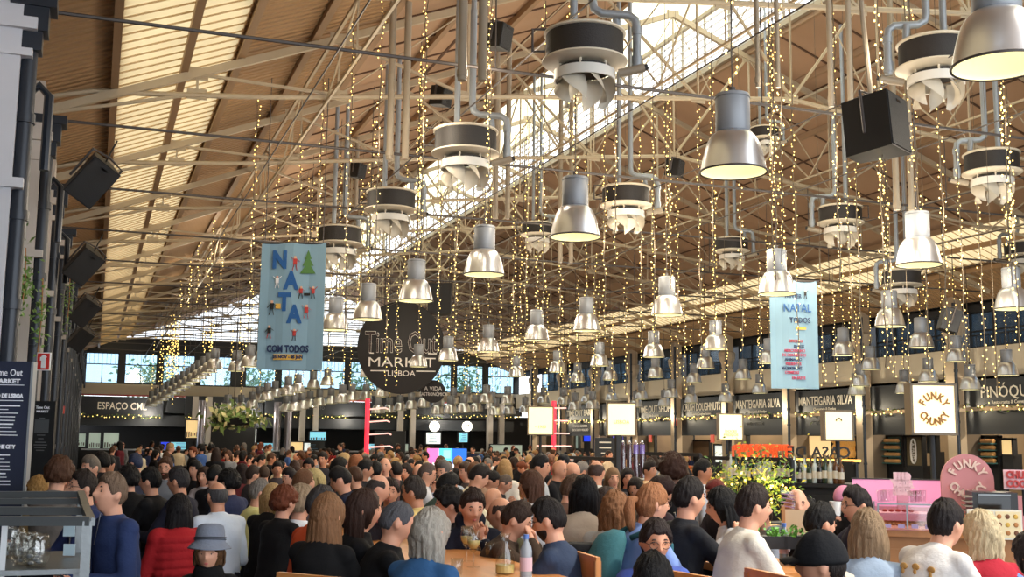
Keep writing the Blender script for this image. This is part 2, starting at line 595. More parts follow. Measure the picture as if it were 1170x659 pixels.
    for s in (-1, 1):
        m_ = MB(); a = an[s]
        m_.loft([(a + V((0, -.05, -.085)), X * .03, V((0, 0, .0)) + V((0, .01, .01))), (a + V((0, -.03, -.04)), X * .045, V((0, .02, .05))), (a + V((0, .06, -.05)), X * .05, V((0, .02, .04))), (a + V((0, .15, -.065)), X * .045, V((0, .01, .025))), (a + V((0, .19, -.07)), X * .025, V((0, .005, .012)))], 12)
        sh_me = m_.mesh('shoe', [None], True)
        sho.append(sh_me)
    return dict(body=me, top=tme, bottom=bme, shoes=sho, H=HMx, head=hd, T=T, ay=ay, wr=wr, el=el, sh=sh, pz=pz, crown=(HMx @ V((0, 0, .125))), fine=fine)
EYE = mat('eye_white', (206, 198, 192), .3); IRIS = mat('brow_and_iris', (50, 34, 26), .5); LIP = mat('lips', (176, 92, 84), .45)
SHOE = mat('shoe_leather', (38, 34, 32), .5)
def dress(geo, skin, hairc, style, topc, botc, hairme, root_name='person', glasses=False):
    o = ob('person', geo['body'])
    for i, mm in enumerate((skinmat(skin), EYE, IRIS, LIP)):
        o.material_slots[i].link = 'OBJECT'; o.material_slots[i].material = mm
    def ch(name, me, mm):
        c = ob(name, me, o)
        if len(c.material_slots) == 0: me.materials.append(None)
        c.material_slots[0].link = 'OBJECT'; c.material_slots[0].material = mm
        return c
    ch('sweater', geo['top'], cloth(topc))
    ch('trousers', geo['bottom'], cloth(botc))
    for s in (geo['shoes'] if geo['fine'] else []): ch('shoe', s, SHOE)
    if hairme: ch('hair', hairme, hairmat(hairc))
    if glasses and hairme is not False:
        if 'gl' not in geo: geo['gl'] = glasses_mesh(geo['H'])
        ob('glasses', geo['gl'], o)
    return o
def glasses_mesh(M):
    mb = MB()
    for s in (-1, 1):
        c = V((s * .033, .098, .004)); pts = []
        for i in range(13):
            t = 2 * pi * i / 12
            pts.append(M @ (c + V((.024 * cos(t), -.35 * abs(.024 * cos(t)) * .3, .019 * sin(t)))))
        mb.tube(pts, .0018, 5)
        mb.tube([M @ V((s * .057, .094, .008)), M @ V((s * .076, .06, .010)), M @ V((s * .083, -.005, .006))], .0018, 5)
    mb.tube([M @ V((-.010, .100, .008)), M @ V((.010, .100, .008))], .0018, 5)
    return mb.mesh('glasses', mat('glasses_frame', (30, 28, 28), .3), True)
def place(o, geo, crown, az, k=1, zshift=True):
    """az: compass facing relative to the camera: 0 away from it, 90 right of the picture, 180 towards it"""
    a = TH + R(az)                 # heading measured clockwise from +Y
    rz = -a
    Rm = Matrix.Rotation(rz, 3, 'Z')
    off = Rm @ (geo['crown'] * k)
    o.rotation_euler = (0, 0, rz); o.scale = (k, k, k)
    o.location = (crown.x - off.x, crown.y - off.y, (crown.z - off.z) if zshift else 0)
    return o
STOOL = {}
def make_stool():
    r = empty('wooden_stool')
    wd = mat('stool_wood', (178, 116, 66), .5, var=.2, vscale=4, stretch=(1, 12, 1))
    MB().lathe([(0, .62), (.16, .62), (.175, .612), (.175, .59), (.16, .582), (0, .582)], n=20).build('seat', wd, r, 'auto')
    for sx in (-1, 1):
        for sy in (-1, 1):
            MB().bar((sx * .11, sy * .11, .59), (sx * .17, sy * .17, 0), .03).build('leg', wd, r)
    for z in (.18,):
        m_ = MB(); q = .152
        for a, b in (((-q, -q), (q, -q)), ((q, -q), (q, q)), ((q, q), (-q, q)), ((-q, q), (-q, -q))):
            m_.bar((a[0], a[1], z), (b[0], b[1], z), .02)
        m_.build('footrest', wd, r)
    return r
STO = None; STO2 = None; STOOLS = []
def stool_at(o, geo, k, label, px):
    """stool under a seated person"""
    global STO, STO2
    if not label:
        if STO2 is None:
            tmp = make_stool(); mb = MB()
            for c in tmp.children:
                mb.add([v.co for v in c.data.vertices], [tuple(p.vertices) for p in c.data.polygons])
            for c in list(tmp.children): bpy.data.objects.remove(c)
            bpy.data.objects.remove(tmp)
            s = STO2 = mb.build('wooden_stool', mat('stool_wood', (178, 116, 66)))
        else:
            s = copy_tree(STO2)
    elif STO is None:
        STO = make_stool(); s = STO
    else:
        s = copy_tree(STO)
    z = o.location.z + (geo['pz'] - .1) * k
    s.location = (o.location.x, o.location.y, 0)
    s.rotation_euler = o.rotation_euler
    s.scale = (1, 1, max(.3, z / .62))
    s['category'] = 'stool'; s['group'] = 'wooden stools under the diners'
    STOOLS.append((s, label, px))
    return s
PEOPLE = []
OCC = []
def clear_d(px, py, d, gap, n, step):
    for _ in range(n):
        c = P(px, py, d)
        if all((c.x - a) ** 2 + (c.y - b) ** 2 > gap * gap for a, b in OCC): break
        d *= step
    c = P(px, py, d); OCC.append((c.x, c.y)); return d
def near(px, py, hpx, az, label, style='short', hair=(40, 30, 25), top=(30, 30, 35), bot=(35, 38, 48), skin=0, stand=False, sit_label=None, k=None, d=None, length=.3, glasses=False, seed=0, vox=.0095, **kw):
    d = clear_d(px, py, d or 312.0 / hpx, .28, 3, 1.02)
    c = P(px, py, d)
    if stand:
        k = c.z / 1.74
    else:
        k = k or 1.0
    g_ = person_geo(sit=not stand, vox=vox, fine=vox < .016, **kw)
    hm = None
    if style != 'none':
        hm = hair_mesh(style, g_['H'], length, vox < .016, seed).mesh('hair', [None], True)
    o = dress(g_, skin, hair, style, top, bot, hm, glasses=glasses)
    place(o, g_, c, az, k)
    if stand: o.location.z = 0
    tag(o, label, 'person')
    if not stand:
        short = label.replace('person', 'the person', 1)
        sl = 'wooden stool under ' + ' '.join(short.split()[:9])
        stool_at(o, g_, k, sl.rstrip(','), px)
    return o, g_
ARCH = {}
def arch(pose):
    if pose not in ARCH:
        P_ = dict(sitR=dict(sit=True, lean=12, hyaw=10, hpitch=12, arms=('table', 'table')),
                  sitT=dict(sit=True, lean=4, hyaw=-25, hpitch=4, arms=('table', 'lap')),
                  sitC=dict(sit=True, lean=14, hyaw=20, hpitch=8, arms=('table', 'chin')),
                  sitU=dict(sit=True, lean=2, hyaw=0, hpitch=-2, arms=('up', 'table'), slim=.92),
                  sitL=dict(sit=True, lean=24, hyaw=0, hpitch=24, arms=('wide', 'table')),
                  std=dict(sit=False, lean=2, hyaw=15, hpitch=3, arms=('down', 'phone')),
                  stw=dict(sit=False, lean=0, hyaw=-20, hpitch=0, arms=('down', 'down'), slim=.9))[pose]
        ARCH[pose] = (person_geo(vox=.022, **P_), {})
    return ARCH[pose]
def crowd(px, py, hpx, az, style, hair, top, pose='sitR', skin=0, d=None, glasses=False, bot=(40, 42, 52), label=None, base=None, wpos=None):
    g_, hc = arch(pose)
    c = wpos or P(px, py, clear_d(px, py, d or 305.0 / hpx, .48, 8, 1.03))
    if style not in hc:
        hc[style] = hair_mesh(style, g_['H'], .26, False, len(hc)).mesh('hair', [None], True) if style != 'none' else None
    o = dress(g_, skin, hair, style, top, bot, hc[style], glasses=glasses)
    st = pose.startswith('st')
    k = c.z / 1.74 if st else random.uniform(.94, 1.02)
    place(o, g_, c, az, k)
    if st: o.location.z = 0
    tag(o, label or '', 'person', 'people in the crowd' if base else None)
    if not st:
        s = stool_at(o, g_, k, '', px)
        s['label'] = 'wooden stool mostly hidden beneath a seated diner in the crowd'
    PEOPLE.append((o, label or base, px))
    return o
# ------------------------------------------------------------------ the people near the camera
B = (24, 24, 27)
def cap_on(o, g_, c, name='cap', brim=1, back=False):
    M = g_['H'] @ Matrix.Rotation(R(-4), 4, 'X')
    mb = MB()
    vs = [M @ headpt(a, b, max(.05, z), .02 + .004 * abs(sin(3 * atan2(a, b)))) + (M.to_3x3() @ V((0, 0, .012 + min(0, z) * .03))) for a, b, z in dirs(40, 24)]
    mb.add(vs, gridfaces(40, 24))
    if brim:
        s = -1 if back else 1
        r = []
        for t in (-1, -.6, 0, .6, 1):
            r.append(t)
        top_ = []; bt = []
        for i, t in enumerate(r):
            for d_ in (.07, .12, .175 - .03 * t * t):
                top_.append(M @ V((t * .075, s * (d_ if d_ > .08 else d_ + .03 * (1 - t * t)), .048 - .02 * t * t - (d_ - .07) * .15)))
        n_ = len(top_)
        bt = [p - (M.to_3x3() @ V((0, 0, .006))) for p in top_]
        fs = []
        for i in range(4):
            for j in range(2):
                a = i * 3 + j
                fs += [(a, a + 1, a + 4, a + 3), (n_ + a, n_ + a + 3, n_ + a + 4, n_ + a + 1)]
        for i in range(4):
            a = i * 3 + 2; fs.append((a, a + n_, a + 3 + n_, a + 3))
        b2 = MB(); b2.add(top_ + bt, fs)
        cc = b2.build('brim', cloth(c), None, True)
    cm = mb.build(name, cloth(c), o, True)
    mb2 = MB(); mb2.sph(M @ V((0, 0, .155)), .008, 8, 5); mb2.build('button', cloth(c), cm)
    if brim: cc.parent = cm
    return cm
def bucket(o, g_, c):
    M = g_['H'] @ Matrix.Translation((0, -.01, .024)) @ Matrix.Rotation(R(8), 4, 'X')
    mb = MB(); N = 40
    prof = [(.0, .165), (.05, .163), (.082, .150), (.092, .12), (.098, .07), (.101, .045), (.115, .03), (.138, .002), (.142, -.004), (.137, -.002), (.110, .024), (.096, .038), (.09, .07)]
    vs = []
    for r_, z in prof:
        for i in range(N):
            a = 2 * pi * i / N
            vs.append(M @ V((r_ * cos(a), r_ * 1.12 * sin(a) - .004, z + (.008 * sin(a * 2 + 1) if r_ > .11 else 0))))
    mb.add(vs, [(k * N + i, k * N + (i + 1) % N, (k + 1) * N + (i + 1) % N, (k + 1) * N + i) for k in range(len(prof) - 1) for i in range(N)])
    h = mb.build('bucket_hat', cloth(c), o, True)
    m2 = MB()
    for j in range(2):
        m2.tube([M @ V((.102 * cos(a * pi / 12), .102 * 1.12 * sin(a * pi / 12) - .004, .062 + j * .012)) for a in range(25)], .004, 5)
    m2.build('hat_band', cloth((70, 72, 80)), h, True)
    return h
def beard(o, g_, c):
    M = g_['H']; mb = MB(); vs = []
    for dx, dy, dz in dirs(36, 28):
        m_ = sst(-.28, -.42, dz) * sst(-.1, .25, dy) * (1 - g(dx, .16) * g(dz + .53, .06))
        vs.append(M @ headpt(dx, dy, dz, -.01 + .019 * m_))
    mb.add(vs, gridfaces(36, 28)); mb.build('beard', hairmat(c), o, True)
def on_torso(g_, pts, w=.03, e=.03, name='strap', c=(230, 230, 230), o=None):
    """a strap: points (x, z, side) on the torso, side +1 front, -1 back"""
    mb = MB(); T = g_['T']; ay = g_['ay']; X = V((1, 0, 0)); pp = []
    for x, z, s in pts:
        if s == 0: pp.append(T(z) + X * x); continue
        rx, ry = .178 + e, .118 + e
        y = s * ry * sqrt(max(.02, 1 - (x / rx) ** 2)) * (1 if z < .42 else max(.35, 1 - (z - .42) * 6))
        pp.append(T(z) + X * x + ay * y)
    for a, b in zip(pp, pp[1:]): mb.bar(a, b, w, .008)
    return mb.build(name, cloth(c), o)
def phone_in(o, g_, side=1, up=.04):
    w = g_['wr'][side]; d = (w - g_['el'][side]).normalized()
    c = o.matrix_basis @ (w + d * .085 + V((0, 0, up)))
    mb = MB(); mb.box((0, 0, 0), (.07, .145, .009))
    mb.mi(1); mb.box((0, 0, .0055), (.062, .132, .001))
    p_ = mb.build('smartphone', [mat('phone_body', (25, 25, 28), .3), mat('phone_screen', (60, 66, 80), .15, emit=(120, 140, 170), es=.2)])
    p_.location = c; p_.rotation_euler = (R(35), 0, o.rotation_euler.z)
    return p_
# left side, standing
o, q = near(133, 531, 46, 222, 'person in a navy quarter-zip sweater, looking up left and holding a phone', 'short', (128, 104, 86), (46, 60, 100), stand=True, hpitch=-14, hyaw=0, arms=('phone', 'phone'), slim=1.06, collar=True)
mb = MB(); z0 = q['T'](.53) + q['ay'] * .082; mb.bar(z0 + V((0, 0, .01)), q['T'](.36) + q['ay'] * .137, .006, .004); mb.build('zip', mat('zip_metal', (150, 150, 155), .3, 1), o)
tag(phone_in(o, q, -1, .02), 'dark smartphone held by the person in the navy quarter-zip sweater', 'phone')
o, q = near(99, 529, 40, 236, 'person with thin glasses and dark hair behind the navy quarter-zip sweater', 'short', (45, 34, 30), (42, 52, 92), stand=True, hpitch=-8, glasses=True)
near(69, 515, 36, 12, 'person in a grey t-shirt seen from behind, brown hair, arm raised to the face', 'curly', (92, 60, 42), (112, 106, 102), stand=True, sleeve=.5, arms=('face', 'down'), hyaw=-30)
near(47, 536, 34, 285, 'person with wavy blond hair beside the dark notice board', 'wavy', (196, 150, 88), (150, 128, 92), stand=True, length=.22, arms=('phone', 'down'), slim=.9, hpitch=-8)
near(206, 556, 50, 330, 'person in a red quilted puffer jacket with long black hair', 'long', (26, 22, 24), (166, 34, 40), stand=True, length=.34, puffy=1, arms=('phone', 'phone'), slim=.98, d=7.6)
o, q = near(249, 542, 40, 318, 'person in a white shirt, grey hair with a bald crown, seen from behind', 'bald', (82, 80, 82), (212, 222, 236), stand=True, glasses=True, arms=('phone', 'phone'), slim=1.12, d=8.4, skin=1)
o, q = near(240, 600, 52, 176, 'person in a grey bucket hat and black top, looking at the camera', 'straight', (120, 84, 56), (22, 22, 25), stand=True, length=.12, arms=('down', 'down'), slim=.88, hpitch=2, d=6.1)
bucket(o, q, (118, 124, 138))
mb = MB(); Tq = q['T']; mb.loft([(Tq(.45), V((.10, 0, 0)), q['ay'] * .1), (Tq(.5, .01), V((.105, 0, 0)), q['ay'] * .1), (Tq(.56, .015), V((.085, 0, 0)), q['ay'] * .085)], 16); mb.build('scarf', cloth((16, 16, 18)), o, True)
near(205, 527, 36, 285, 'person with dark grey hair in a navy jacket behind the red puffer jacket', 'short', (52, 48, 50), (34, 36, 52), stand=True, d=9.6, skin=1)
near(173, 528, 34, 280, 'person in a black coat with short black hair looking left', 'short', (18, 17, 20), (22, 22, 25), stand=True, d=9.8)
near(148, 527, 34, 320, 'person with black hair and a black coat just right of the navy sweater', 'curly', (22, 20, 22), (20, 20, 23), stand=True, d=10.5)
o, q = near(190, 517, 27, 178, 'person with a beard, glasses and grey hoodie facing the camera', 'short', (92, 62, 46), (126, 128, 134), stand=True, glasses=True, hood=True, d=12.5)
beard(o, q, (96, 62, 44))
near(262, 531, 30, 300, 'person with black hair in a navy jacket behind the white shirt', 'curly', (22, 20, 22), (52, 58, 88), stand=True, d=10.6)
near(234, 528, 24, 190, 'person in a pale jacket with long brown hair, facing the camera', 'long', (64, 44, 36), (168, 160, 164), stand=True, d=13, slim=.9)
near(297, 541, 34, 60, 'person in a pale yellow shirt with short grey hair', 'short', (140, 132, 124), (226, 220, 150), stand=True, d=9.4)
# centre left
near(312, 545, 38, 20, 'person with a blond bob and black top, seen from behind', 'bob', (204, 166, 112), (24, 24, 27), stand=True, d=8.8, slim=.92)
near(326, 549, 38, 35, 'person with big auburn curls and a black coat', 'curly', (124, 64, 40), (22, 22, 24), d=8.2, stand=True, slim=.95)
near(345, 556, 36, 30, 'person with ash blond curls and a white blouse', 'curly', (176, 152, 124), (222, 226, 234), d=8.0, slim=.92)
near(367, 556, 38, 48, 'person in an orange jacket with short dark grey hair', 'short', (70, 66, 66), (206, 84, 46), d=7.4)
o, q = near(375, 563, 46, 22, 'person with very long light brown hair in a black top', 'straight', (150, 106, 72), (22, 22, 24), d=6.3, length=.46, slim=.9)
on_torso(q, [(-.14, .1, -1), (-.05, .16, -1), (.08, .13, -1), (.15, .05, -1)], .16, .02, 'plaid_wrap', (205, 205, 210), o)
near(416, 558, 46, 72, 'person in profile with long dark brown hair and a black top', 'straight', (66, 44, 36), (24, 23, 26), d=6.6, length=.36, slim=.9)
o, q = near(461, 572, 50, 75, 'person in a black fleece with cropped grey hair, head lowered', 'buzz', (96, 96, 102), (20, 21, 24), d=6.35, hpitch=16, lean=16)
mb = MB(); c0 = q['sh'][-1] + V((-.04, -.055, -.05)); mb.sph(c0, (.016, .006, .012), 10, 6); mb.build('shoulder_emblem', mat('emblem_white', (235, 235, 235)), o)
near(493, 580, 56, 38, 'person with wavy silver and blond hair in a denim jacket', 'wavy', (190, 182, 170), (52, 92, 138), d=5.75, length=.2, lean=12)
near(446, 546, 34, 176, 'person with pulled-back dark hair facing the camera between two diners', 'bun', (44, 30, 28), (120, 88, 76), d=10, slim=.85, skin=1)
o, q = near(474, 545, 37, 292, 'person in a pale yellow shirt with dark grey hair and stubble', 'short', (66, 58, 54), (228, 202, 132), d=9.2, skin=1)
o, q = near(510, 558, 40, 262, 'person with thick black hair and a black jacket, face turned left', 'curly', (22, 18, 20), (24, 24, 28), d=8.3, hpitch=10, lean=16)
o, q = near(541, 559, 44, 170, 'person in a dark navy hoodie resting the chin on a hand', 'short', (54, 38, 32), (26, 28, 42), d=7.7, hpitch=14, lean=14, arms=('chin', 'table'), hood=True, hyaw=-8)
mb = MB(); mb.sph(q['T'](.22, .14) + V((-.06, 0, 0)), (.035, .008, .035), 14, 8); mb.build('chest_print', mat('print_red', (190, 62, 60)), o)
near(571, 567, 38, 288, 'person with a shaved balding head in an olive shirt', 'bald', (70, 52, 44), (74, 72, 52), d=7.9, hpitch=4, lean=12, skin=1)
o, q = near(598, 574, 44, 95, 'person in a brown jacket leaning the forehead on a hand', 'short', (62, 44, 36), (70, 56, 46), d=7.3, hpitch=22, lean=24, arms=('face', 'brow'))
o, q = near(623, 570, 50, 292, 'person with glasses, dark beard and a slate blue sweater', 'short', (34, 28, 28), (50, 62, 86), d=6.5, hpitch=12, lean=14, glasses=True)
beard(o, q, (36, 28, 26))
# centre right
near(607, 537, 36, 290, 'person in a white top with long brown hair, hand at the face', 'long', (92, 60, 44), (226, 226, 232), d=9.2, arms=('table', 'chin'), length=.24, slim=.9)
near(656, 543, 36, 60, 'person in a brown plaid shirt leaning forward', 'short', (92, 66, 50), (112, 84, 72), d=9.3, lean=22, hpitch=10)
near(668, 543, 38, 12, 'person with a black bob in a beige knit sweater', 'blackbob', (16, 15, 19), (196, 180, 162), d=7.7, slim=.95)
near(692, 556, 38, 50, 'person in a royal blue sweater with dark hair', 'long', (52, 36, 32), (36, 62, 150), d=7.6, slim=.9)
near(703, 560, 42, 30, 'person with curly light brown hair and a pale grey sweater', 'wavy', (158, 108, 72), (186, 184, 180), d=7.35, length=.22, slim=.95)
o, q = near(745, 551, 44, 68, 'person with a ginger ponytail, glasses and a teal backpack', 'pony', (170, 112, 74), (126, 150, 206), d=6.6, glasses=True, lean=14, slim=.92)
mb = MB(); T = q['T']; X = V((1, 0, 0))
mb.loft([(T(.02, -.20), X * .12, q['ay'] * .05), (T(.06, -.22), X * .155, q['ay'] * .085), (T(.28, -.225), X * .15, q['ay'] * .09), (T(.40, -.20), X * .12, q['ay'] * .07), (T(.45, -.17), X * .05, q['ay'] * .03)], 18)
bp = mb.build('backpack', cloth((58, 106, 116)), None, True); bp.location = o.location; bp.rotation_euler = o.rotation_euler
m2 = MB(); m2.loft([(T(.08, -.31), X * .10, q['ay'] * .02), (T(.12, -.325), X * .115, q['ay'] * .025), (T(.22, -.325), X * .11, q['ay'] * .022), (T(.24, -.31), X * .10, q['ay'] * .015)], 14); m2.build('front_pocket', cloth((48, 92, 102)), bp, True)
for s in (-1, 1):
    m3 = MB(); m3.tube([T(.42, -.14) + X * s * .1, T(.515, -.01) + X * s * .12, T(.44, .11) + X * s * .12, T(.3, .14) + X * s * .13, T(.12, .02) + X * s * .185, T(.1, -.15) + X * s * .14], .016, 6); m3.build('strap', cloth((48, 92, 102)), bp, True)
tag(bp, 'teal backpack worn by the person with a ginger ponytail', 'backpack')
o, q = near(787, 546, 46, 70, 'person in a charcoal black t-shirt with short dark hair and stubble', 'short', (34, 28, 28), (34, 36, 42), d=6.6, arms=('table', 'up'), lean=8, slim=1.08)
o, q = near(822, 556, 42, 282, 'person with long black hair in a white and black top, holding up a phone', 'long', (18, 16, 18), (206, 206, 212), d=7.4, length=.32, arms=('up', 'table'), lean=16, hpitch=8, slim=.9)
p_ = phone_in(o, q, -1, .03); p_.rotation_euler = (R(80), 0, o.rotation_euler.z); tag(p_, 'smartphone held up by the person with long black hair', 'phone')
near(860, 554, 46, 78, 'person in a cream long-sleeved t-shirt with short dark hair', 'short', (48, 36, 32), (218, 212, 200), d=6.4, arms=('table', 'table'), lean=14)
near(750, 592, 48, 172, 'person with glasses, dark hair tied back and a blue sweater, facing the camera', 'pony', (40, 28, 28), (76, 96, 172), d=6.15, glasses=True, hpitch=10, slim=.92, skin=1)
near(746, 630, 60, 4, 'person with straight black hair, only the top of the head showing', 'straight', (20, 18, 20), (40, 42, 60), d=5.1, length=.2)
o, q = near(910, 557, 38, 186, 'person with a bald head and grey t-shirt behind the menu stand', 'none', (60, 50, 40), (142, 148, 160), d=8.2)
o, q = near(960, 549, 32, 250, 'person in a pink headscarf, head bowed, behind the counter', 'none', (40, 30, 30), (26, 24, 28), d=9.9, stand=True, hpitch=26, slim=.9)
M = q['H']; mb = MB(); mb.add([M @ headpt(a, b, z, -.01 + .034 * sst(.1 - .5 * (b < 0), .3 - .5 * (b < 0), z)) for a, b, z in dirs(32, 24)], gridfaces(32, 24)); mb.sph(M @ V((0, -.12, .0)), (.03, .03, .05), 10, 6)
mb.build('headscarf', cloth((226, 150, 180)), o, True)
o, q = near(978, 556, 44, 262, 'person with glasses in a navy sweater lifting a white cup to the mouth', 'short', (36, 28, 28), (34, 32, 52), d=7.5, glasses=True, arms=('up', 'face'), lean=4, skin=1)
cup = MB().lathe([(0, 0), (.03, 0), (.038, .09), (.035, .09), (.028, .004)], n=20).build('paper_cup', mat('white_card', (235, 232, 226)), None, 'auto')
cup.location = o.matrix_basis @ (q['H'] @ V((0.0, .145, -.06))); tag(cup, 'white paper cup held at the mouth of the person in navy with glasses', 'cup')
near(938, 575, 42, 68, 'person in a black jacket with short black hair and stubble, right of the leafy planter', 'short', (22, 20, 22), (22, 23, 27), d=6.9, hpitch=6)
near(922, 572, 36, 200, 'person with black hair mostly hidden behind the black jacket', 'curly', (20, 18, 20), (20, 20, 24), d=8.0)
o, q = near(938, 611, 60, 290, 'person in a black baseball cap at the bottom edge', 'buzz', (40, 32, 30), (38, 40, 46), d=4.9)
cap_on(o, q, (24, 25, 29))
o, q = near(991, 581, 48, 12, 'person with straight dark blond hair and a light blue sweater', 'straight', (160, 132, 102), (150, 166, 186), d=6.1, length=.22, slim=.95)
on_torso(q, [(-.12, .47, 0), (-.11, .40, -1), (-.03, .25, -1), (.06, .1, -1), (.12, .0, -1)], .045, .03, 'shoulder_strap', (228, 216, 200), o)
o, q = near(1078, 572, 50, 62, 'person in a white t-shirt with rows of small tan prints', 'short', (36, 28, 28), (226, 222, 220), d=6.0, lean=27, hpitch=-6, slim=1.05)
for r_ in range(3):
    for c_ in range(3):
        t_ = MB()
        x = -.09 + c_ * .085 + r_ * .01; z = .17 + r_ * .08
        y = -((.115 if z < .38 else .098) + .016) * sqrt(1 - (x / .2) ** 2) - .006
        p0 = q['T'](z, y) + V((x, 0, 0))
        t_.sph(p0 + q['T'](.015) - q['T'](0), (.026, .006, .017), 10, 6); t_.sph(p0 - V((0, 0, .012)), (.011, .006, .016), 8, 6); t_.build('shirt_print', mat('print_black', (24, 24, 24)) if (r_, c_) == (1, 2) else mat('print_tan', (196, 150, 84)), o, True)
o, q = near(1120, 583, 52, 338, 'person with wavy platinum hair and a red sweater', 'wavy', (226, 204, 164), (168, 38, 54), d=5.9, length=.2, slim=1.0)
on_torso(q, [(.13, .46, 0), (.11, .40, -1), (.0, .25, -1), (-.1, .1, -1), (-.15, .0, -1)], .035, .03, 'shoulder_strap', (110, 142, 196), o)
near(1180, 606, 50, 330, 'person with dark hair at the right edge, wearing grey', 'wavy', (60, 50, 50), (90, 90, 100), d=5.6)
o, q = near(768, 517, 30, 350, 'person with a large round brown afro', 'afro', (62, 36, 26), (24, 24, 28), d=11, stand=True, skin=3)
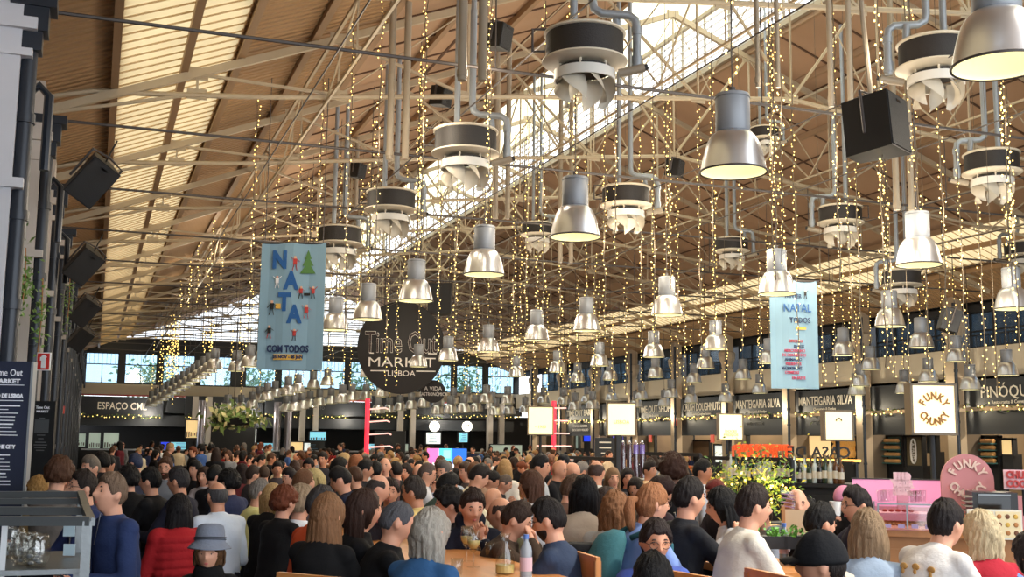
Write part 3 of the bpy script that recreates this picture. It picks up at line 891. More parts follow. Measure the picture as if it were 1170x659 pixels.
# ------------------------------------------------------------------ further back: (x, y of the crown, head height, facing, hair style, hair, top, pose, skin, label)
MID = [
 (155, 514, 22, 280, 'short', (60, 70, 100), (60, 62, 80), 'std', 0, 'person with a blue-grey knitted hat and coat'),
 (104, 515, 27, 200, 'short', (128, 116, 104), (90, 84, 80), 'std', 0, 'person with grey hair looking over the person with thin glasses'),
 (116, 513, 22, 300, 'curly', (22, 20, 22), (30, 30, 34), 'stw', 1, 'person with black curls behind the navy sweater'),
 (347, 536, 30, 78, 'straight', (128, 88, 62), (90, 80, 84), 'sitU', 0, 'person with light brown hair in profile beside the ash blond curls'),
 (330, 534, 24, 200, 'short', (40, 30, 30), (190, 190, 196), 'sitC', 0, 'person with short dark hair and a pale top, left of centre'),
 (357, 535, 28, 240, 'bob', (214, 190, 130), (200, 190, 150), 'sitR', 0, 'person with a pale blond bob'),
 (384, 534, 32, 282, 'short', (30, 26, 28), (28, 34, 56), 'sitL', 0, 'person in a navy sweater leaning across the table'),
 (404, 532, 26, 300, 'buzz', (92, 62, 46), (26, 26, 30), 'sitR', 0, 'person with cropped brown hair and a black top'),
 (353, 520, 20, 178, 'short', (24, 22, 24), (30, 30, 36), 'std', 2, 'person with black hair facing the camera at mid distance'),
 (369, 513, 17, 180, 'short', (40, 32, 30), (46, 44, 50), 'std', 1, 'person in a charcoal shirt standing below the lit screens'),
 (389, 524, 22, 100, 'curly', (20, 18, 20), (30, 30, 36), 'sitT', 1, 'person with black curls and a charcoal top'),
 (393, 517, 20, 80, 'bob', (206, 172, 120), (150, 140, 130), 'sitU', 0, 'person with a golden blond bob'),
 (407, 519, 22, 60, 'wavy', (168, 104, 66), (120, 84, 70), 'sitU', 0, 'person with coppery wavy hair'),
 (418, 525, 24, 95, 'short', (26, 22, 24), (34, 34, 40), 'sitT', 1, 'person in profile with black hair near the red lamp post'),
 (429, 527, 26, 340, 'short', (18, 17, 20), (22, 22, 26), 'sitR', 0, 'person in black seen from behind near the red lamp post'),
 (440, 522, 24, 182, 'none', (60, 50, 50), (96, 70, 72), 'sitU', 0, 'person with a bald head facing the camera near the red lamp post'),
 (436, 541, 36, 60, 'bald', (70, 62, 60), (38, 36, 42), 'sitR', 0, 'person with a bald crown and charcoal jacket'),
 (452, 528, 24, 320, 'short', (36, 30, 30), (30, 30, 34), 'sitR', 0, 'person in a black jacket left of the white shirt'),
 (464, 529, 22, 230, 'long', (40, 30, 28), (44, 40, 44), 'sitT', 0, 'person with long dark hair facing left'),
 (480, 529, 22, 20, 'none', (90, 70, 60), (150, 120, 100), 'sitR', 0, 'person with a bald head beside the white shirt'),
 (491, 528, 27, 75, 'buzz', (110, 92, 84), (222, 222, 226), 'sitR', 0, 'person with glasses in a white shirt facing right'),
 (507, 526, 27, 200, 'short', (120, 112, 108), (170, 180, 196), 'sitC', 0, 'person in a pale blue shirt, chin on hand'),
 (517, 541, 30, 72, 'short', (22, 20, 22), (62, 84, 78), 'sitL', 1, 'person in a green jacket leaning down to the table'),
 (532, 528, 22, 260, 'short', (92, 70, 56), (80, 70, 70), 'sitT', 0, 'person with short brown hair right of the large screen'),
 (543, 528, 26, 300, 'wavy', (128, 86, 58), (140, 110, 90), 'sitU', 0, 'person with wavy brown hair right of the large screen'),
 (553, 531, 28, 78, 'short', (44, 36, 34), (232, 222, 192), 'sitL', 0, 'person in a cream sweater leaning forward'),
 (566, 539, 24, 90, 'short', (26, 22, 24), (60, 50, 50), 'sitL', 1, 'person with black hair and head bent, right of the cream sweater'),
 (566, 556, 26, 70, 'none', (90, 24, 36), (120, 34, 46), 'sitR', 0, 'person in a burgundy hooded top'),
 (581, 542, 28, 100, 'buzz', (110, 96, 88), (40, 40, 46), 'sitL', 0, 'person with cropped grey hair looking down'),
 (577, 520, 24, 20, 'bob', (196, 156, 104), (222, 216, 206), 'stw', 0, 'person with blond hair and a white coat'),
 (618, 514, 27, 90, 'short', (26, 22, 24), (176, 180, 184), 'std', 1, 'person in profile with black hair and a pale grey top beside the red lamp post'),
 (621, 533, 28, 90, 'long', (24, 22, 24), (38, 38, 44), 'sitT', 1, 'person with black hair pulled back, right of the white top'),
 (641, 525, 26, 110, 'none', (60, 50, 44), (24, 24, 28), 'sitR', 1, 'person with a bald head and black shirt'),
 (652, 527, 26, 265, 'none', (130, 110, 96), (156, 66, 72), 'sitR', 0, 'person with a bald head and reddish shirt'),
 (644, 515, 20, 200, 'short', (30, 34, 40), (70, 90, 80), 'std', 0, 'person in a dark cap and green top'),
 (645, 541, 24, 300, 'none', (200, 196, 190), (226, 220, 212), 'sitL', 0, 'person in an ivory jacket bending away'),
 (682, 525, 30, 8, 'bald', (80, 62, 56), (196, 196, 190), 'sitR', 1, 'person with a bald crown and pale checked shirt'),
 (700, 534, 24, 190, 'long', (150, 116, 84), (60, 54, 56), 'sitT', 0, 'person with long blond hair left of the dark post'),
 (717, 534, 24, 200, 'long', (34, 26, 28), (40, 44, 52), 'sitT', 1, 'person with dark hair right of the dark post'),
 (758, 546, 34, 60, 'curly', (46, 24, 24), (60, 50, 56), 'sitR', 1, 'person with dark reddish curls behind the ginger ponytail'),
 (803, 520, 26, 92, 'short', (20, 18, 20), (196, 200, 210), 'std', 2, 'person with black hair and a white shirt below the dark rail'),
 (815, 548, 30, 250, 'long', (120, 40, 36), (50, 44, 50), 'sitR', 0, 'person with dark red hair behind the raised phone'),
 (743, 522, 22, 120, 'short', (40, 30, 28), (220, 190, 150), 'std', 1, 'person serving behind the drink taps'),
 (289, 528, 22, 60, 'short', (60, 44, 38), (60, 56, 60), 'stw', 0, 'person with brown hair behind the yellow shirt'),
 (277, 526, 22, 300, 'long', (46, 32, 30), (96, 40, 44), 'stw', 0, 'person with long dark hair and a maroon top'),
 (302, 529, 22, 320, 'short', (90, 70, 58), (40, 40, 48), 'std', 0, 'person with brown hair and a charcoal coat left of centre'),
 (317, 524, 20, 180, 'short', (34, 28, 30), (70, 62, 66), 'stw', 1, 'person facing the camera left of centre in a taupe top'),
 (337, 522, 20, 20, 'bob', (70, 48, 40), (170, 166, 170), 'stw', 0, 'person with a brown bob and pale jacket'),
 (224, 522, 22, 200, 'short', (26, 24, 26), (24, 24, 28), 'std', 0, 'person in black between the glasses wearer and the pale jacket'),
 (125, 517, 22, 190, 'short', (20, 18, 20), (32, 30, 34), 'std', 1, 'person with black hair just above the quarter-zip wearer'),
 (246, 527, 25, 20, 'short', (20, 18, 20), (26, 26, 32), 'std', 0, 'person with black hair right above the white shirt'),
 (725, 545, 27, 200, 'bob', (40, 30, 28), (150, 130, 110), 'sitR', 1, 'person with a dark bob left of the ginger ponytail'),
 (868, 575, 30, 250, 'short', (60, 44, 36), (120, 110, 100), 'sitR', 0, 'person with brown hair beyond the cream t-shirt'),
]
for (px, py, h, az, st, hc, tc, pose, sk, lb) in MID:
    crowd(px, py, h, az, st, hc, tc, pose, sk, label=lb, glasses='glasses in' in lb)
# far crowd along the long tables
HC = {'black': (20, 18, 20), 'dark brown': (52, 36, 30), 'brown': (96, 64, 46), 'blond': (196, 156, 104), 'grey': (140, 134, 130), 'auburn': (124, 64, 40)}
TC = {'black': (22, 22, 26), 'charcoal': (50, 50, 56), 'navy': (32, 40, 70), 'white': (218, 220, 224), 'grey': (136, 138, 144), 'red': (150, 40, 44), 'beige': (196, 178, 150), 'green': (62, 84, 70), 'blue': (70, 100, 160), 'orange': (200, 96, 50), 'maroon': (96, 34, 44), 'cream': (228, 216, 186)}
rng = random.Random(11)
hk = ['black'] * 5 + ['dark brown'] * 5 + ['brown'] * 4 + ['blond'] * 2 + ['grey'] * 2 + ['auburn']
tk = ['black'] * 6 + ['charcoal'] * 3 + ['navy'] * 3 + ['white'] * 3 + ['grey'] * 3 + ['red', 'beige', 'green', 'blue', 'orange', 'maroon', 'cream', 'beige']
TABLES = []
occ = [(p.location.x, p.location.y) for p in bpy.data.objects if p.name.startswith('person')]
def free(x, y, r=.55):
    return all((x - a) ** 2 + (y - b) ** 2 > r * r for a, b in occ)
def stroll(x, y, z, az, pose):
    q = pix((x, y, z))
    st = rng.choice(['short', 'short', 'short', 'long', 'long', 'bob', 'curly', 'bald', 'wavy', 'buzz'])
    h_, t_ = rng.choice(hk), rng.choice(tk)
    sk = rng.choice([0, 0, 0, 1, 1, 2, 3])
    hs = {'short': 'short ', 'long': 'long ', 'bob': 'chin-length ', 'curly': 'curly ', 'bald': 'receding ', 'wavy': 'wavy ', 'buzz': 'cropped '}[st]
    dist = 'mid-hall' if y < 26 else ('far-off' if y < 42 else 'distant')
    posn = 'standing' if pose.startswith('st') else 'seated'
    occ.append((x, y))
    crowd(0, 0, 0, az, st, HC[h_], TC[t_], pose, sk, wpos=V((x, y, z)), base='%s %s person, %s top, %s%s hair' % (dist, posn, t_, hs, h_), bot=(34, 36, 44))
    PEOPLE[-1] = (PEOPLE[-1][0], PEOPLE[-1][1], q[0])
nf = 0
for X0 in (4.2, 7.4, 10.6, 13.8, 17.0, 20.2):
    y = 12.5 + (X0 * .37) % 1.2
    while y < 50:
        TABLES.append((X0, y + 1.2, 2.6))
        for k in range(4):
            yy = y + .2 + k * .66
            for sd in (-1, 1):
                x = X0 + sd * (.74 + rng.uniform(-.06, .08))
                pp = pix((x, yy, 1.5))
                if not (150 < pp[0] < 790) or rng.random() < (.22 if yy < 30 else .45): continue
                if pp[0] > 690 and yy < 19: continue
                if not free(x, yy): continue
                nf += 1
                stroll(x, yy, 1.5 + rng.uniform(-.06, .08), -R(0) * 0 + (90 if sd < 0 else 270) - 20.1 + rng.uniform(-25, 25), rng.choice(['sitR', 'sitR', 'sitT', 'sitC', 'sitU', 'sitL']))
        y += 3.6 if y < 30 else 5.0
for i in range(60):
    for t in range(20):
        y = rng.uniform(13, 52); x = rng.uniform(.3, 22)
        pp = pix((x, y, 1.7))
        if 120 < pp[0] < 760 and free(x, y, .6) and all(abs(x - a) > 1.25 or abs(y - b) > c / 2 + .3 for a, b, c in TABLES): break
    else: continue
    stroll(x, y, rng.uniform(1.58, 1.8), rng.uniform(0, 360), rng.choice(['std', 'stw', 'std']))
uniq(PEOPLE)
lab = []
for i, (s, l, px) in enumerate(STOOLS):
    if l: lab.append((s, l, px))
uniq(lab)
# ------------------------------------------------------------------ setting
XW, YW = 26.0, 70.8
STONE = mat('pale_stone', (196, 188, 180), .7, bump=.3, bscale=4, var=.12, vscale=1.5)
PLAST = mat('beige_plaster', (206, 196, 176), .8, var=.08, vscale=.8)
DARK = mat('black_paint', (30, 32, 36), .6, var=.1, vscale=2)
DARKB = mat('charcoal_board', (36, 40, 46), .5)
BEI = mat('beige_steel', (176, 160, 134), .55, var=.12, vscale=3)
BEI2 = mat('weathered_steel', (150, 138, 120), .5, var=.15, vscale=3)
GREYP = mat('grey_pipe', (150, 156, 162), .4, .3)
DKROD = mat('dark_rod', (78, 72, 70), .5, .3)
PIPEB = mat('black_pipe', (38, 44, 54), .35, .2)
GLOW = mat('white_letter', (236, 232, 222), .6, emit=(236, 226, 205), es=.25)
CREAM = mat('cream_enamel', (214, 204, 184), .45)
def ceilmat(name, c, corr):
    M = mat(name, c, .8, var=.16, vscale=.5)
    nt = M.node_tree; b = nt.nodes['Principled BSDF']
    tc = nt.nodes.new('ShaderNodeTexCoord')
    w = nt.nodes.new('ShaderNodeTexWave'); w.bands_direction = 'Y'; w.inputs['Scale'].default_value = 1.6 if corr else .35
    nt.links.new(tc.outputs['Object'], w.inputs['Vector'])
    bp = nt.nodes.new('ShaderNodeBump'); bp.inputs['Strength'].default_value = .9 if corr else .25; bp.inputs['Distance'].default_value = .08
    nt.links.new(w.outputs['Fac'], bp.inputs['Height']); nt.links.new(bp.outputs[0], b.inputs['Normal'])
    return M
ROOFC = ceilmat('brown_corrugated_boards', (164, 130, 92), True)
ROOFT = ceilmat('tan_ceiling_panels', (178, 146, 118), False)
struct(MB().bb((-6, -6, -.2), (34, 80, 0)).build('floor', mat('grey_floor', (92, 86, 82), .45, var=.2, vscale=1.2)))
Y0 = -6
mb = MB()
def strip(mb, x0, x1, y0=Y0, y1=YW + .3, t=.12):
    mb.add([(x, y, zroof(x) + dz) for dz in (0, t) for y in (y0, y1) for x in (x0, x1)], [(0, 2, 3, 1), (4, 5, 7, 6), (0, 1, 5, 4), (2, 6, 7, 3), (0, 4, 6, 2), (1, 3, 7, 5)])
LANT = (10.1, 13.9)
SKL = (.05, 1.75); SKR = (22.2, 24.1)
for i, (a, b) in enumerate(((-2.2, SKL[0]), (SKL[1], LANT[0]), (LANT[1], SKR[0]), (SKR[1], XW + .6))):
    mb.mi(0 if i in (0, 3) else 1); strip(mb, a, b)
ce = mb.build('ceiling', [ROOFC, ROOFT]); struct(ce)
m2 = MB(); strip(m2, SKL[1], 4.2, t=.02); m2.v = [(x, y, z - .03) for x, y, z in m2.v]
struct(m2.build('ceiling', ROOFC))
# seams of the ceiling boards
m2 = MB()
for xs in ((4.2, 10.1), (13.9, 22.2)):
    yy = 4.0
    while yy < YW:
        for dy in (0,):
            a, b = (xs[0], yy, zroof(xs[0]) - .012), (xs[1], yy, zroof(xs[1]) - .012)
            m2.bar(a, b, .05, .03)
        yy += 1.55
for x in (6.2, 8.2, 15.9, 17.9, 19.9):
    m2.bar((x, 2, zroof(x) - .014), (x, YW, zroof(x) - .014), .05, .03)
struct(m2.build('trim_1', mat('dark_seam', (92, 66, 48), .8)))
def corr(x0, x1, m_, name, y0=2.0, y1=YW, zf=zroof, amp=.035, per=.34):
    n = int((y1 - y0) / per * 4); vs = []; fs = []
    for i in range(n + 1):
        y = y0 + (y1 - y0) * i / n; dz = amp * (0, 1, 0, -1)[i % 4]
        vs += [(x0, y, zf(x0) + dz + .05), (x1, y, zf(x1) + dz + .05)]
    for i in range(n): fs.append((2 * i, 2 * i + 1, 2 * i + 3, 2 * i + 2))
    q = MB(); q.add(vs, fs)
    o = q.build(name, m_); struct(o); return o
TRW = translmat('cream_translucent_sheet', (168, 148, 112)); TRC = translmat('white_translucent_sheet', (238, 238, 240)); TRY = translmat('ivory_translucent_sheet', (248, 232, 196))
corr(SKL[0], SKL[1], TRW, 'window_1'); corr(SKR[0], SKR[1], TRW, 'window_2')
zl = lambda x: 12.55 + .75 * (1 - abs(x - 12) / 2.2)
corr(9.8, 12, TRY, 'window_3', zf=zl); corr(12, 14.2, TRY, 'window_4', zf=zl)
q = MB(); y = 3.0
while y < YW:
    for a_, b_ in (SKL, SKR): q.bar((a_, y, zroof(a_) - .0), (b_, y, zroof(b_) - .0), .011, .025)
    y += .34
struct(q.build('trim_10', mat('batten_tan', (200, 172, 132), .7)))
# lantern louvres on both sides
for i, x in enumerate(LANT):
    q = MB(); s = 1 if x > 12 else -1
    z0 = zroof(x)
    n = 7
    for k in range(n):
        z = z0 + .06 + k * (12.6 - z0 - .1) / n
        q.add([(x + s * .10, 2, z + .05), (x + s * .10, YW, z + .05), (x - s * .04, YW, z), (x - s * .04, 2, z), (x + s * .10, 2, z + .065), (x + s * .10, YW, z + .065), (x - s * .04, YW, z + .02), (x - s * .04, 2, z + .02)], [(0, 1, 2, 3), (7, 6, 5, 4), (0, 4, 5, 1), (3, 2, 6, 7)])
    struct(q.build('window_%d' % (5 + i), mat('louvre_blade', (186, 186, 184), .5)))
    q = MB(); y = 2
    while y < YW:
        q.bar((x, y, z0 - .1), (x, y, 12.6), .05); y += 1.16
    q.bar((x, 2, z0 - .02), (x, YW, z0 - .02), .12); q.bar((x, 2, 12.6), (x, YW, 12.6), .1)
    struct(q.build('trim_%d' % (2 + i), BEI2))
# purlins
q = MB()
for x in (.0, 1.0, 1.85, 3.0, 4.2, 5.6, 7.2, 8.7, 10.0, 14.0, 15.4, 17.0, 18.6, 20.2, 22.1, 23.1, 24.2):
    w = .09 if x > 4.3 else .11
    q.bar((x, 2, zroof(x) - .08), (x, YW, zroof(x) - .08), w, .14)
struct(q.build('trim_4', mat('purlin_beige', (158, 128, 96), .6)))
# ------------------------------------------------------------------ far wall
zc = H
q = MB()
ZB = 5.75 + zc - .0
q.mi(0); q.bb((-2, YW, 4.35), (XW + .5, YW + .3, 5.0))                     # plaster band
q.mi(1); q.bb((-2, YW, 6.85), (XW + .5, YW + .3, 7.75))                    # dark band
q.bb((-2, YW, 0), (XW + .5, YW + .3, .4))
wins = []
x = -.7; i = 0
while x < 25.5:
    w = 1.9
    wins.append((x, x + w)); x += w + .28; i += 1
    if i % 4 == 0: x += .5
xs = [-2] + [v for w in wins for v in w] + [XW + .5]
q.mi(1)
for a, b in zip(xs[::2], xs[1::2]):
    q.bb((a, YW, 5.0), (b, YW + .3, 6.85))
struct(q.build('wall_far', [PLAST, DARK]))
q = MB(); zg = 7.75
gl = []
for k in range(12):
    x0, x1 = 1.0 + k * 22 / 12, 1.0 + (k + 1) * 22 / 12
    q.add([(x0, YW + .15, zg), (x1, YW + .15, zg), (x1, YW + .15, max(zg + .01, zroof(x1))), (x0, YW + .15, max(zg + .01, zroof(x0)))], [(0, 1, 2, 3)])
q.quad((10.1, YW + .15, zroof(10.1)), (13.9, YW + .15, zroof(13.9)), (13.9, YW + .15, 12.9), (10.1, YW + .15, 12.9))
struct(q.build('window_7', TRC))
q = MB()
for k in range(14):
    z = zg + k * .3
    hx = (11.89 - z) / .39
    if hx > 0: q.bar((12 - hx, YW, z), (12 + hx, YW, z), .05)
for k in range(20):
    x = 1.5 + k * 1.1
    q.bar((x, YW, zg), (x, YW, zroof(x)), .06)
struct(q.build('trim_5', BEI2))
GL = glassmat('window_glass', (196, 214, 226), .1)
for i, (a, b) in enumerate(wins):
    f = MB(); yy = YW + .1
    f.bar((a, yy, 5.04), (b, yy, 5.04), .08); f.bar((a, yy, 6.81), (b, yy, 6.81), .08); f.bar((a + .04, yy, 5), (a + .04, yy, 6.85), .08); f.bar((b - .04, yy, 5), (b - .04, yy, 6.85), .08); f.bar((a, yy, 6.15), (b, yy, 6.15), .06)
    for k in range(1, 8): f.bar((a + (b - a) * k / 8, yy, 6.15), (a + (b - a) * k / 8, yy, 6.85), .02)
    f.bar(((a + b) / 2, yy, 5), ((a + b) / 2, yy, 6.15), .04)
    o = struct(f.build('window_%d' % (8 + i), DARK))
    g_ = MB().bb((a, yy + .02, 5), (b, yy + .03, 6.85)).build('pane', GL, o)
nw = 8 + len(wins)
# far facade of stalls
q = MB(); q.mi(0)
q.bb((-1.2, YW - .5, 3.35), (XW, YW, 4.25)); q.bb((-1.2, YW - .35, 2.55), (XW, YW, 3.2))
struct(q.build('wall_stalls', DARKB))
struct(MB().bb((-1.2, YW - .6, 4.27), (XW, YW - .45, 4.36)).build('trim_6', mat('red_rail', (150, 36, 40), .5)))
q = MB(); xx = -1.0; k = 0
bays = []
for xc in (6.0, 12.4, 18.6, 24.6):
    for dx in (-.55, .25):
        q.bb((xc + dx, YW - .9, 0), (xc + dx + .32, YW - .5, 4.35))
struct(q.build('trim_7', STONE))
struct(MB().bb((-1.2, YW + 3.0, 0), (XW + 3, YW + 3.2, 3.4)).build('wall_back', mat('dark_interior', (40, 38, 38), .8)))
struct(MB().bb((-1.2, YW, 3.4), (XW + 3, YW + 3.2, 3.5)).build('ceiling', mat('dark_interior', (40, 38, 38), .8)))
# ------------------------------------------------------------------ right wall
ycol = [29.0 + 4.63 * k for k in range(-3, 9)]
q = MB(); q.mi(0); q.bb((XW, -6, 3.95), (XW + .3, YW, 4.97)); q.mi(1); q.bb((XW, -6, 6.35), (XW + .3, YW, 6.75))
q.bb((XW, -6, 6.1), (XW + .3, YW, 6.4))
struct(q.build('wall_right', [PLAST, DARK]))
for k in range(len(ycol) - 1):
    a, b = ycol[k] + .3, ycol[k + 1] - .3
    f = MB(); xx = XW + .15
    for z in (5.0, 5.5, 6.08): f.bar((xx, a, z), (xx, b, z), .05)
    for j in range(5): f.bar((xx, a + (b - a) * j / 4, 4.97), (xx, a + (b - a) * j / 4, 6.1), .07)
    for j in range(24): f.bar((xx - .1, a + (b - a) * j / 24, 4.97), (xx - .1, a + (b - a) * j / 24, 5.35), .02)
    f.bar((xx - .1, a, 5.36), (xx - .1, b, 5.36), .04)
    o = struct(f.build('window_%d' % nw, DARK)); nw += 1
    MB().bb((xx + .03, a, 4.97), (xx + .04, b, 6.1)).build('pane', GL, o)
q = MB(); q.bb((XW + 2.6, -6, 4.9), (XW + 2.8, YW, 6.8)); struct(q.build('wall_gallery', mat('gallery_wall', (64, 66, 70), .8)))
struct(MB().bb((XW + .3, -6, 4.86), (XW + 2.8, YW, 4.95)).build('floor', DARK))
ITEMS = []
# columns with capitals along the right wall
CS = mat('column_stone', (186, 168, 144), .7, var=.12, vscale=2)
pil = None
for i, y in enumerate(ycol):
    m_ = MB(); x = XW - .30
    m_.box((x, y, 2.55), (.34, .46, 5.1)); m_.box((x, y, .3), (.42, .56, .6))
    m_.lathe([(0, 5.1), (.20, 5.1), (.24, 5.2), (.24, 5.28), (.33, 5.5), (.37, 5.62), (.37, 5.8), (.30, 5.86), (0, 5.86)], (x, y, 0), 16)
    m_.box((x, y, 6.4), (.34, .5, 1.15))
    struct(m_.build('trim_8', CS))
    g_ = MB(); g_.cyl((x - .25, y - .34, 0), (x - .25, y - .34, 6.4), .055); g_.cyl((x - .25, y - .34, 3.2), (x - .25, y - .34, 3.3), .075)
    for z in (1.2, 2.6, 4.2, 5.4): g_.cyl((x - .25, y - .34, z), (x - .25, y - .34, z + .08), .07)
    o = g_.build('downpipe', PIPEB); ITEMS.append((o, 'black downpipe on the right-hand wall', pix((x, y, 5))[0]))
    o['category'] = 'pipe'; o['group'] = 'downpipes of the right-hand wall'
    u = empty('uplight', (XW - 1.0, y + .2, 3.0)); MB().lathe([(0, -.1), (.07, -.1), (.09, .06), (.08, .06), (.06, -.02), (0, -.02)], n=14).build('fixture', DARK, u, 'auto'); MB().bar((0, 0, -.06), (.8, 0, -.06), .03).build('bracket', DARK, u)
    MB().lathe([(0, .0), (.06, .0), (.06, .01), (0, .01)], n=12).build('lens', mat('warm_lens', (255, 230, 170), .4, emit=(255, 220, 150), es=2, sampl=False), u)
    l_ = bpy.data.lights.new('uplight_lamp', 'POINT'); l_.energy = 85; l_.color = (1, .86, .62); l_.shadow_soft_size = .08; ob('uplight_lamp', l_, u).location = (0, 0, .12)
    u['category'] = 'uplight'; u['group'] = 'small uplights between the stall signs'; ITEMS.append((u, 'small warm uplight in front of a stone pillar', pix((x, y, 3))[0]))
# stall fronts: sign fascia, lower fascia, back wall and counters
STALL = ['', '', 'PINÓQUIO', '', 'MANTEIGARIA SILVA', 'MANTEIGARIA SILVA', 'CRUSH DOUGHNUTS', 'TIME OUT SHOP', '', 'TIME OUT BAR', '']
SUB = {'PINÓQUIO': 'Restaurante & Cervejaria', 'TIME OUT SHOP': 'Gifts & souvenirs', 'CRUSH DOUGHNUTS': 'Gourmet Doughnut Factory', 'MANTEIGARIA SILVA': 'Charcutaria & Queijos'}
LETT = mat('sign_letter', (206, 198, 182), .6, emit=(220, 205, 175), es=.22)
GARL = mat('garland_leaf', (92, 112, 42), .7, var=.4, vscale=30)
YGL = mat('fairy_bulb', (255, 226, 150), .4, emit=(255, 214, 120), es=3.2, sampl=False)
def garland(name, a, b, n, r=.08, seed=0, label=None, lights=True):
    a, b = V(a), V(b); m_ = MB(); rr = random.Random(seed)
    for i in range(n):
        c = a.lerp(b, (i + rr.random()) / n) + V((rr.uniform(-r, r), rr.uniform(-r, r), rr.uniform(-r, r)))
        d = V((rr.uniform(-1, 1), rr.uniform(-1, 1), rr.uniform(-1, .6))).normalized() * r * rr.uniform(.8, 1.6)
        p = d.orthogonal().normalized() * r * .35
        m_.mi(0); m_.add([c, c + d * .5 + p, c + d, c + d * .5 - p], [(0, 1, 2, 3)])
        if lights and i % 5 == 0:
            m_.mi(1); m_.sph(c + V((-.05, -.02, -.03)), .028, 5, 4)
    o = m_.build(name, [GARL, YGL]); return o
for i in range(len(ycol) - 1):
    a, b = ycol[i] + .42, ycol[i + 1] - .32
    if i == 0 or not STALL[i] and i not in (1, 3, 8, 10): pass
    t = empty('stall_sign', (XW - .2, (a + b) / 2, 0)); t['category'] = 'sign'; t['group'] = 'stall fascias along the right-hand wall'
    q = MB(); ly = (b - a) / 2
    q.bb((-.05, -ly, 3.1), (.05, ly, 3.95)); q.build('sign_board', DARKB, t)
    q = MB(); q.bb((0, -ly, 2.25), (.08, ly, 2.98)); q.build('menu_board', mat('menu_board_grey', (44, 48, 54), .5), t)
    n = STALL[i]
    if n:
        w = (b - a) * .86; hgt = .36
        me_ = text_mesh(n, hgt * 1.38, LETT, bold=.001)
        sx = min(1, w / (max(v.co.x for v in me_.vertices) * 2))
        me_.transform(Matrix.Diagonal((sx, 1, 1, 1))); me_.transform(frame_mat((-.065, 0, 3.52), (0, -1, 0), (0, 0, 1)))
        ob('sign_lettering', me_, t)
        if n in SUB: text(SUB[n], (-.065, 0, 3.22), (0, -1, 0), (0, 0, 1), .11, LETT, t, 'small_lettering')
        if n.startswith('MANT'):
            text('QUEIJO E VINHO', (-.01, .3, 2.72), (0, -1, 0), (0, 0, 1), .13, mat('dim_letter', (110, 112, 114), .6), t, 'small_lettering')
    lb = {'PINÓQUIO': 'black fascia of the seafood stall at the right edge', 'CRUSH DOUGHNUTS': 'black fascia of the doughnut stall', 'TIME OUT SHOP': 'black fascia of the souvenir shop', 'TIME OUT BAR': 'black fascia of the bar behind the white lettered frieze'}.get(n) or ('black stall fascia reading MANTEIGARIA SILVA' if n else 'plain black stall fascia without a name')
    ITEMS.append((t, lb, pix((XW, (a + b) / 2, 3.5))[0]))
    go = garland('garland', (XW - .3, a, 3.06), (XW - .3, b, 3.06), 90, .09, i)
    go['category'] = 'garland'; go['group'] = 'leafy light garlands under the stall fascias'
    ITEMS.append((go, 'leafy lit garland under a right-hand fascia', pix((XW, (a + b) / 2, 3))[0]))
# interior of the stalls behind the right wall line
struct(MB().bb((XW + 3.0, -6, 0), (XW + 3.2, YW + 3, 4)).build('wall_stall_back', mat('stall_back', (150, 128, 100), .8, var=.3, vscale=.6)))
struct(MB().bb((XW, -6, 3.96), (XW + 3.2, YW, 4.05)).build('ceiling', DARK))
q = MB()
for y in ycol: q.bb((XW - .1, y - .15, 0), (XW + .5, y + .15, 3.95))
struct(q.build('wall_partitions', mat('brown_partition', (112, 98, 82), .7)))
# ------------------------------------------------------------------ left wall, pilasters and pipes
q = MB(); q.mi(0); q.bb((-2.0, -6, 0), (-1.75, YW, 4.6)); q.mi(1); q.bb((-2.0, -6, 4.6), (-1.75, YW, 6.9))
struct(q.build('wall_left', [mat('dark_left_wall', (44, 46, 50), .7), STONE]))
ypil = [3.1] + [12.3 + 4.63 * k for k in range(0, 13)]
LST = mat('white_marble', (206, 206, 212), .6, var=.1, vscale=1.2, bump=.2, bscale=5)
for i, y in enumerate(ypil[1:]):
    m_ = MB(); x = -1.22
    m_.box((x, y, 3.4), (.62, .55, 6.8)); m_.box((x + .05, y, 6.0), (.8, .68, .12)); m_.box((x + .05, y, 5.7), (.74, .62, .08)); m_.box((x + .06, y, 4.35), (.72, .62, .1))
    struct(m_.build('trim_9', LST if i < 1 else STONE))
    g_ = MB(); px_ = -.84; py_ = y - .12
    g_.cyl((px_, py_, 0), (px_, py_, 5.75), .085, n=14)
    for z in (1.6, 3.1, 4.0, 5.0): g_.cyl((px_, py_, z), (px_, py_, z + .1), .105, n=14)
    g_.bb((px_ - .12, py_ - .12, 5.75), (px_ + .12, py_ + .12, 5.95)); g_.bb((px_ - .16, py_ - .15, 5.95), (px_ + .17, py_ + .15, 6.2)); g_.bb((px_ - .2, py_ - .18, 6.2), (px_ + .24, py_ + .18, 6.32))
    g_.tube([(px_, py_ + .3, 4.9), (px_, py_ + .3, 5.4), (px_ + .1, py_ + .3, 5.5), (px_ + .2, py_ + .3, 5.4), (px_ + .2, py_ + .3, 4.6)], .05, 8)
    o = g_.build('drainpipe', PIPEB, None, 'auto'); o['category'] = 'pipe'; o['group'] = 'black drainpipes on the left wall'
    ITEMS.append((o, 'black drainpipe on the left wall', pix((px_, py_, 5))[0]))
for k in range(12):
    y = 14.6 + 4.63 * k
    o = struct(MB().bb((-1.8, y - 1.3, 0), (-1.2, y + 1.3, 3.9)).build('wall_niche', mat('niche_black', (34, 36, 40), .6)))
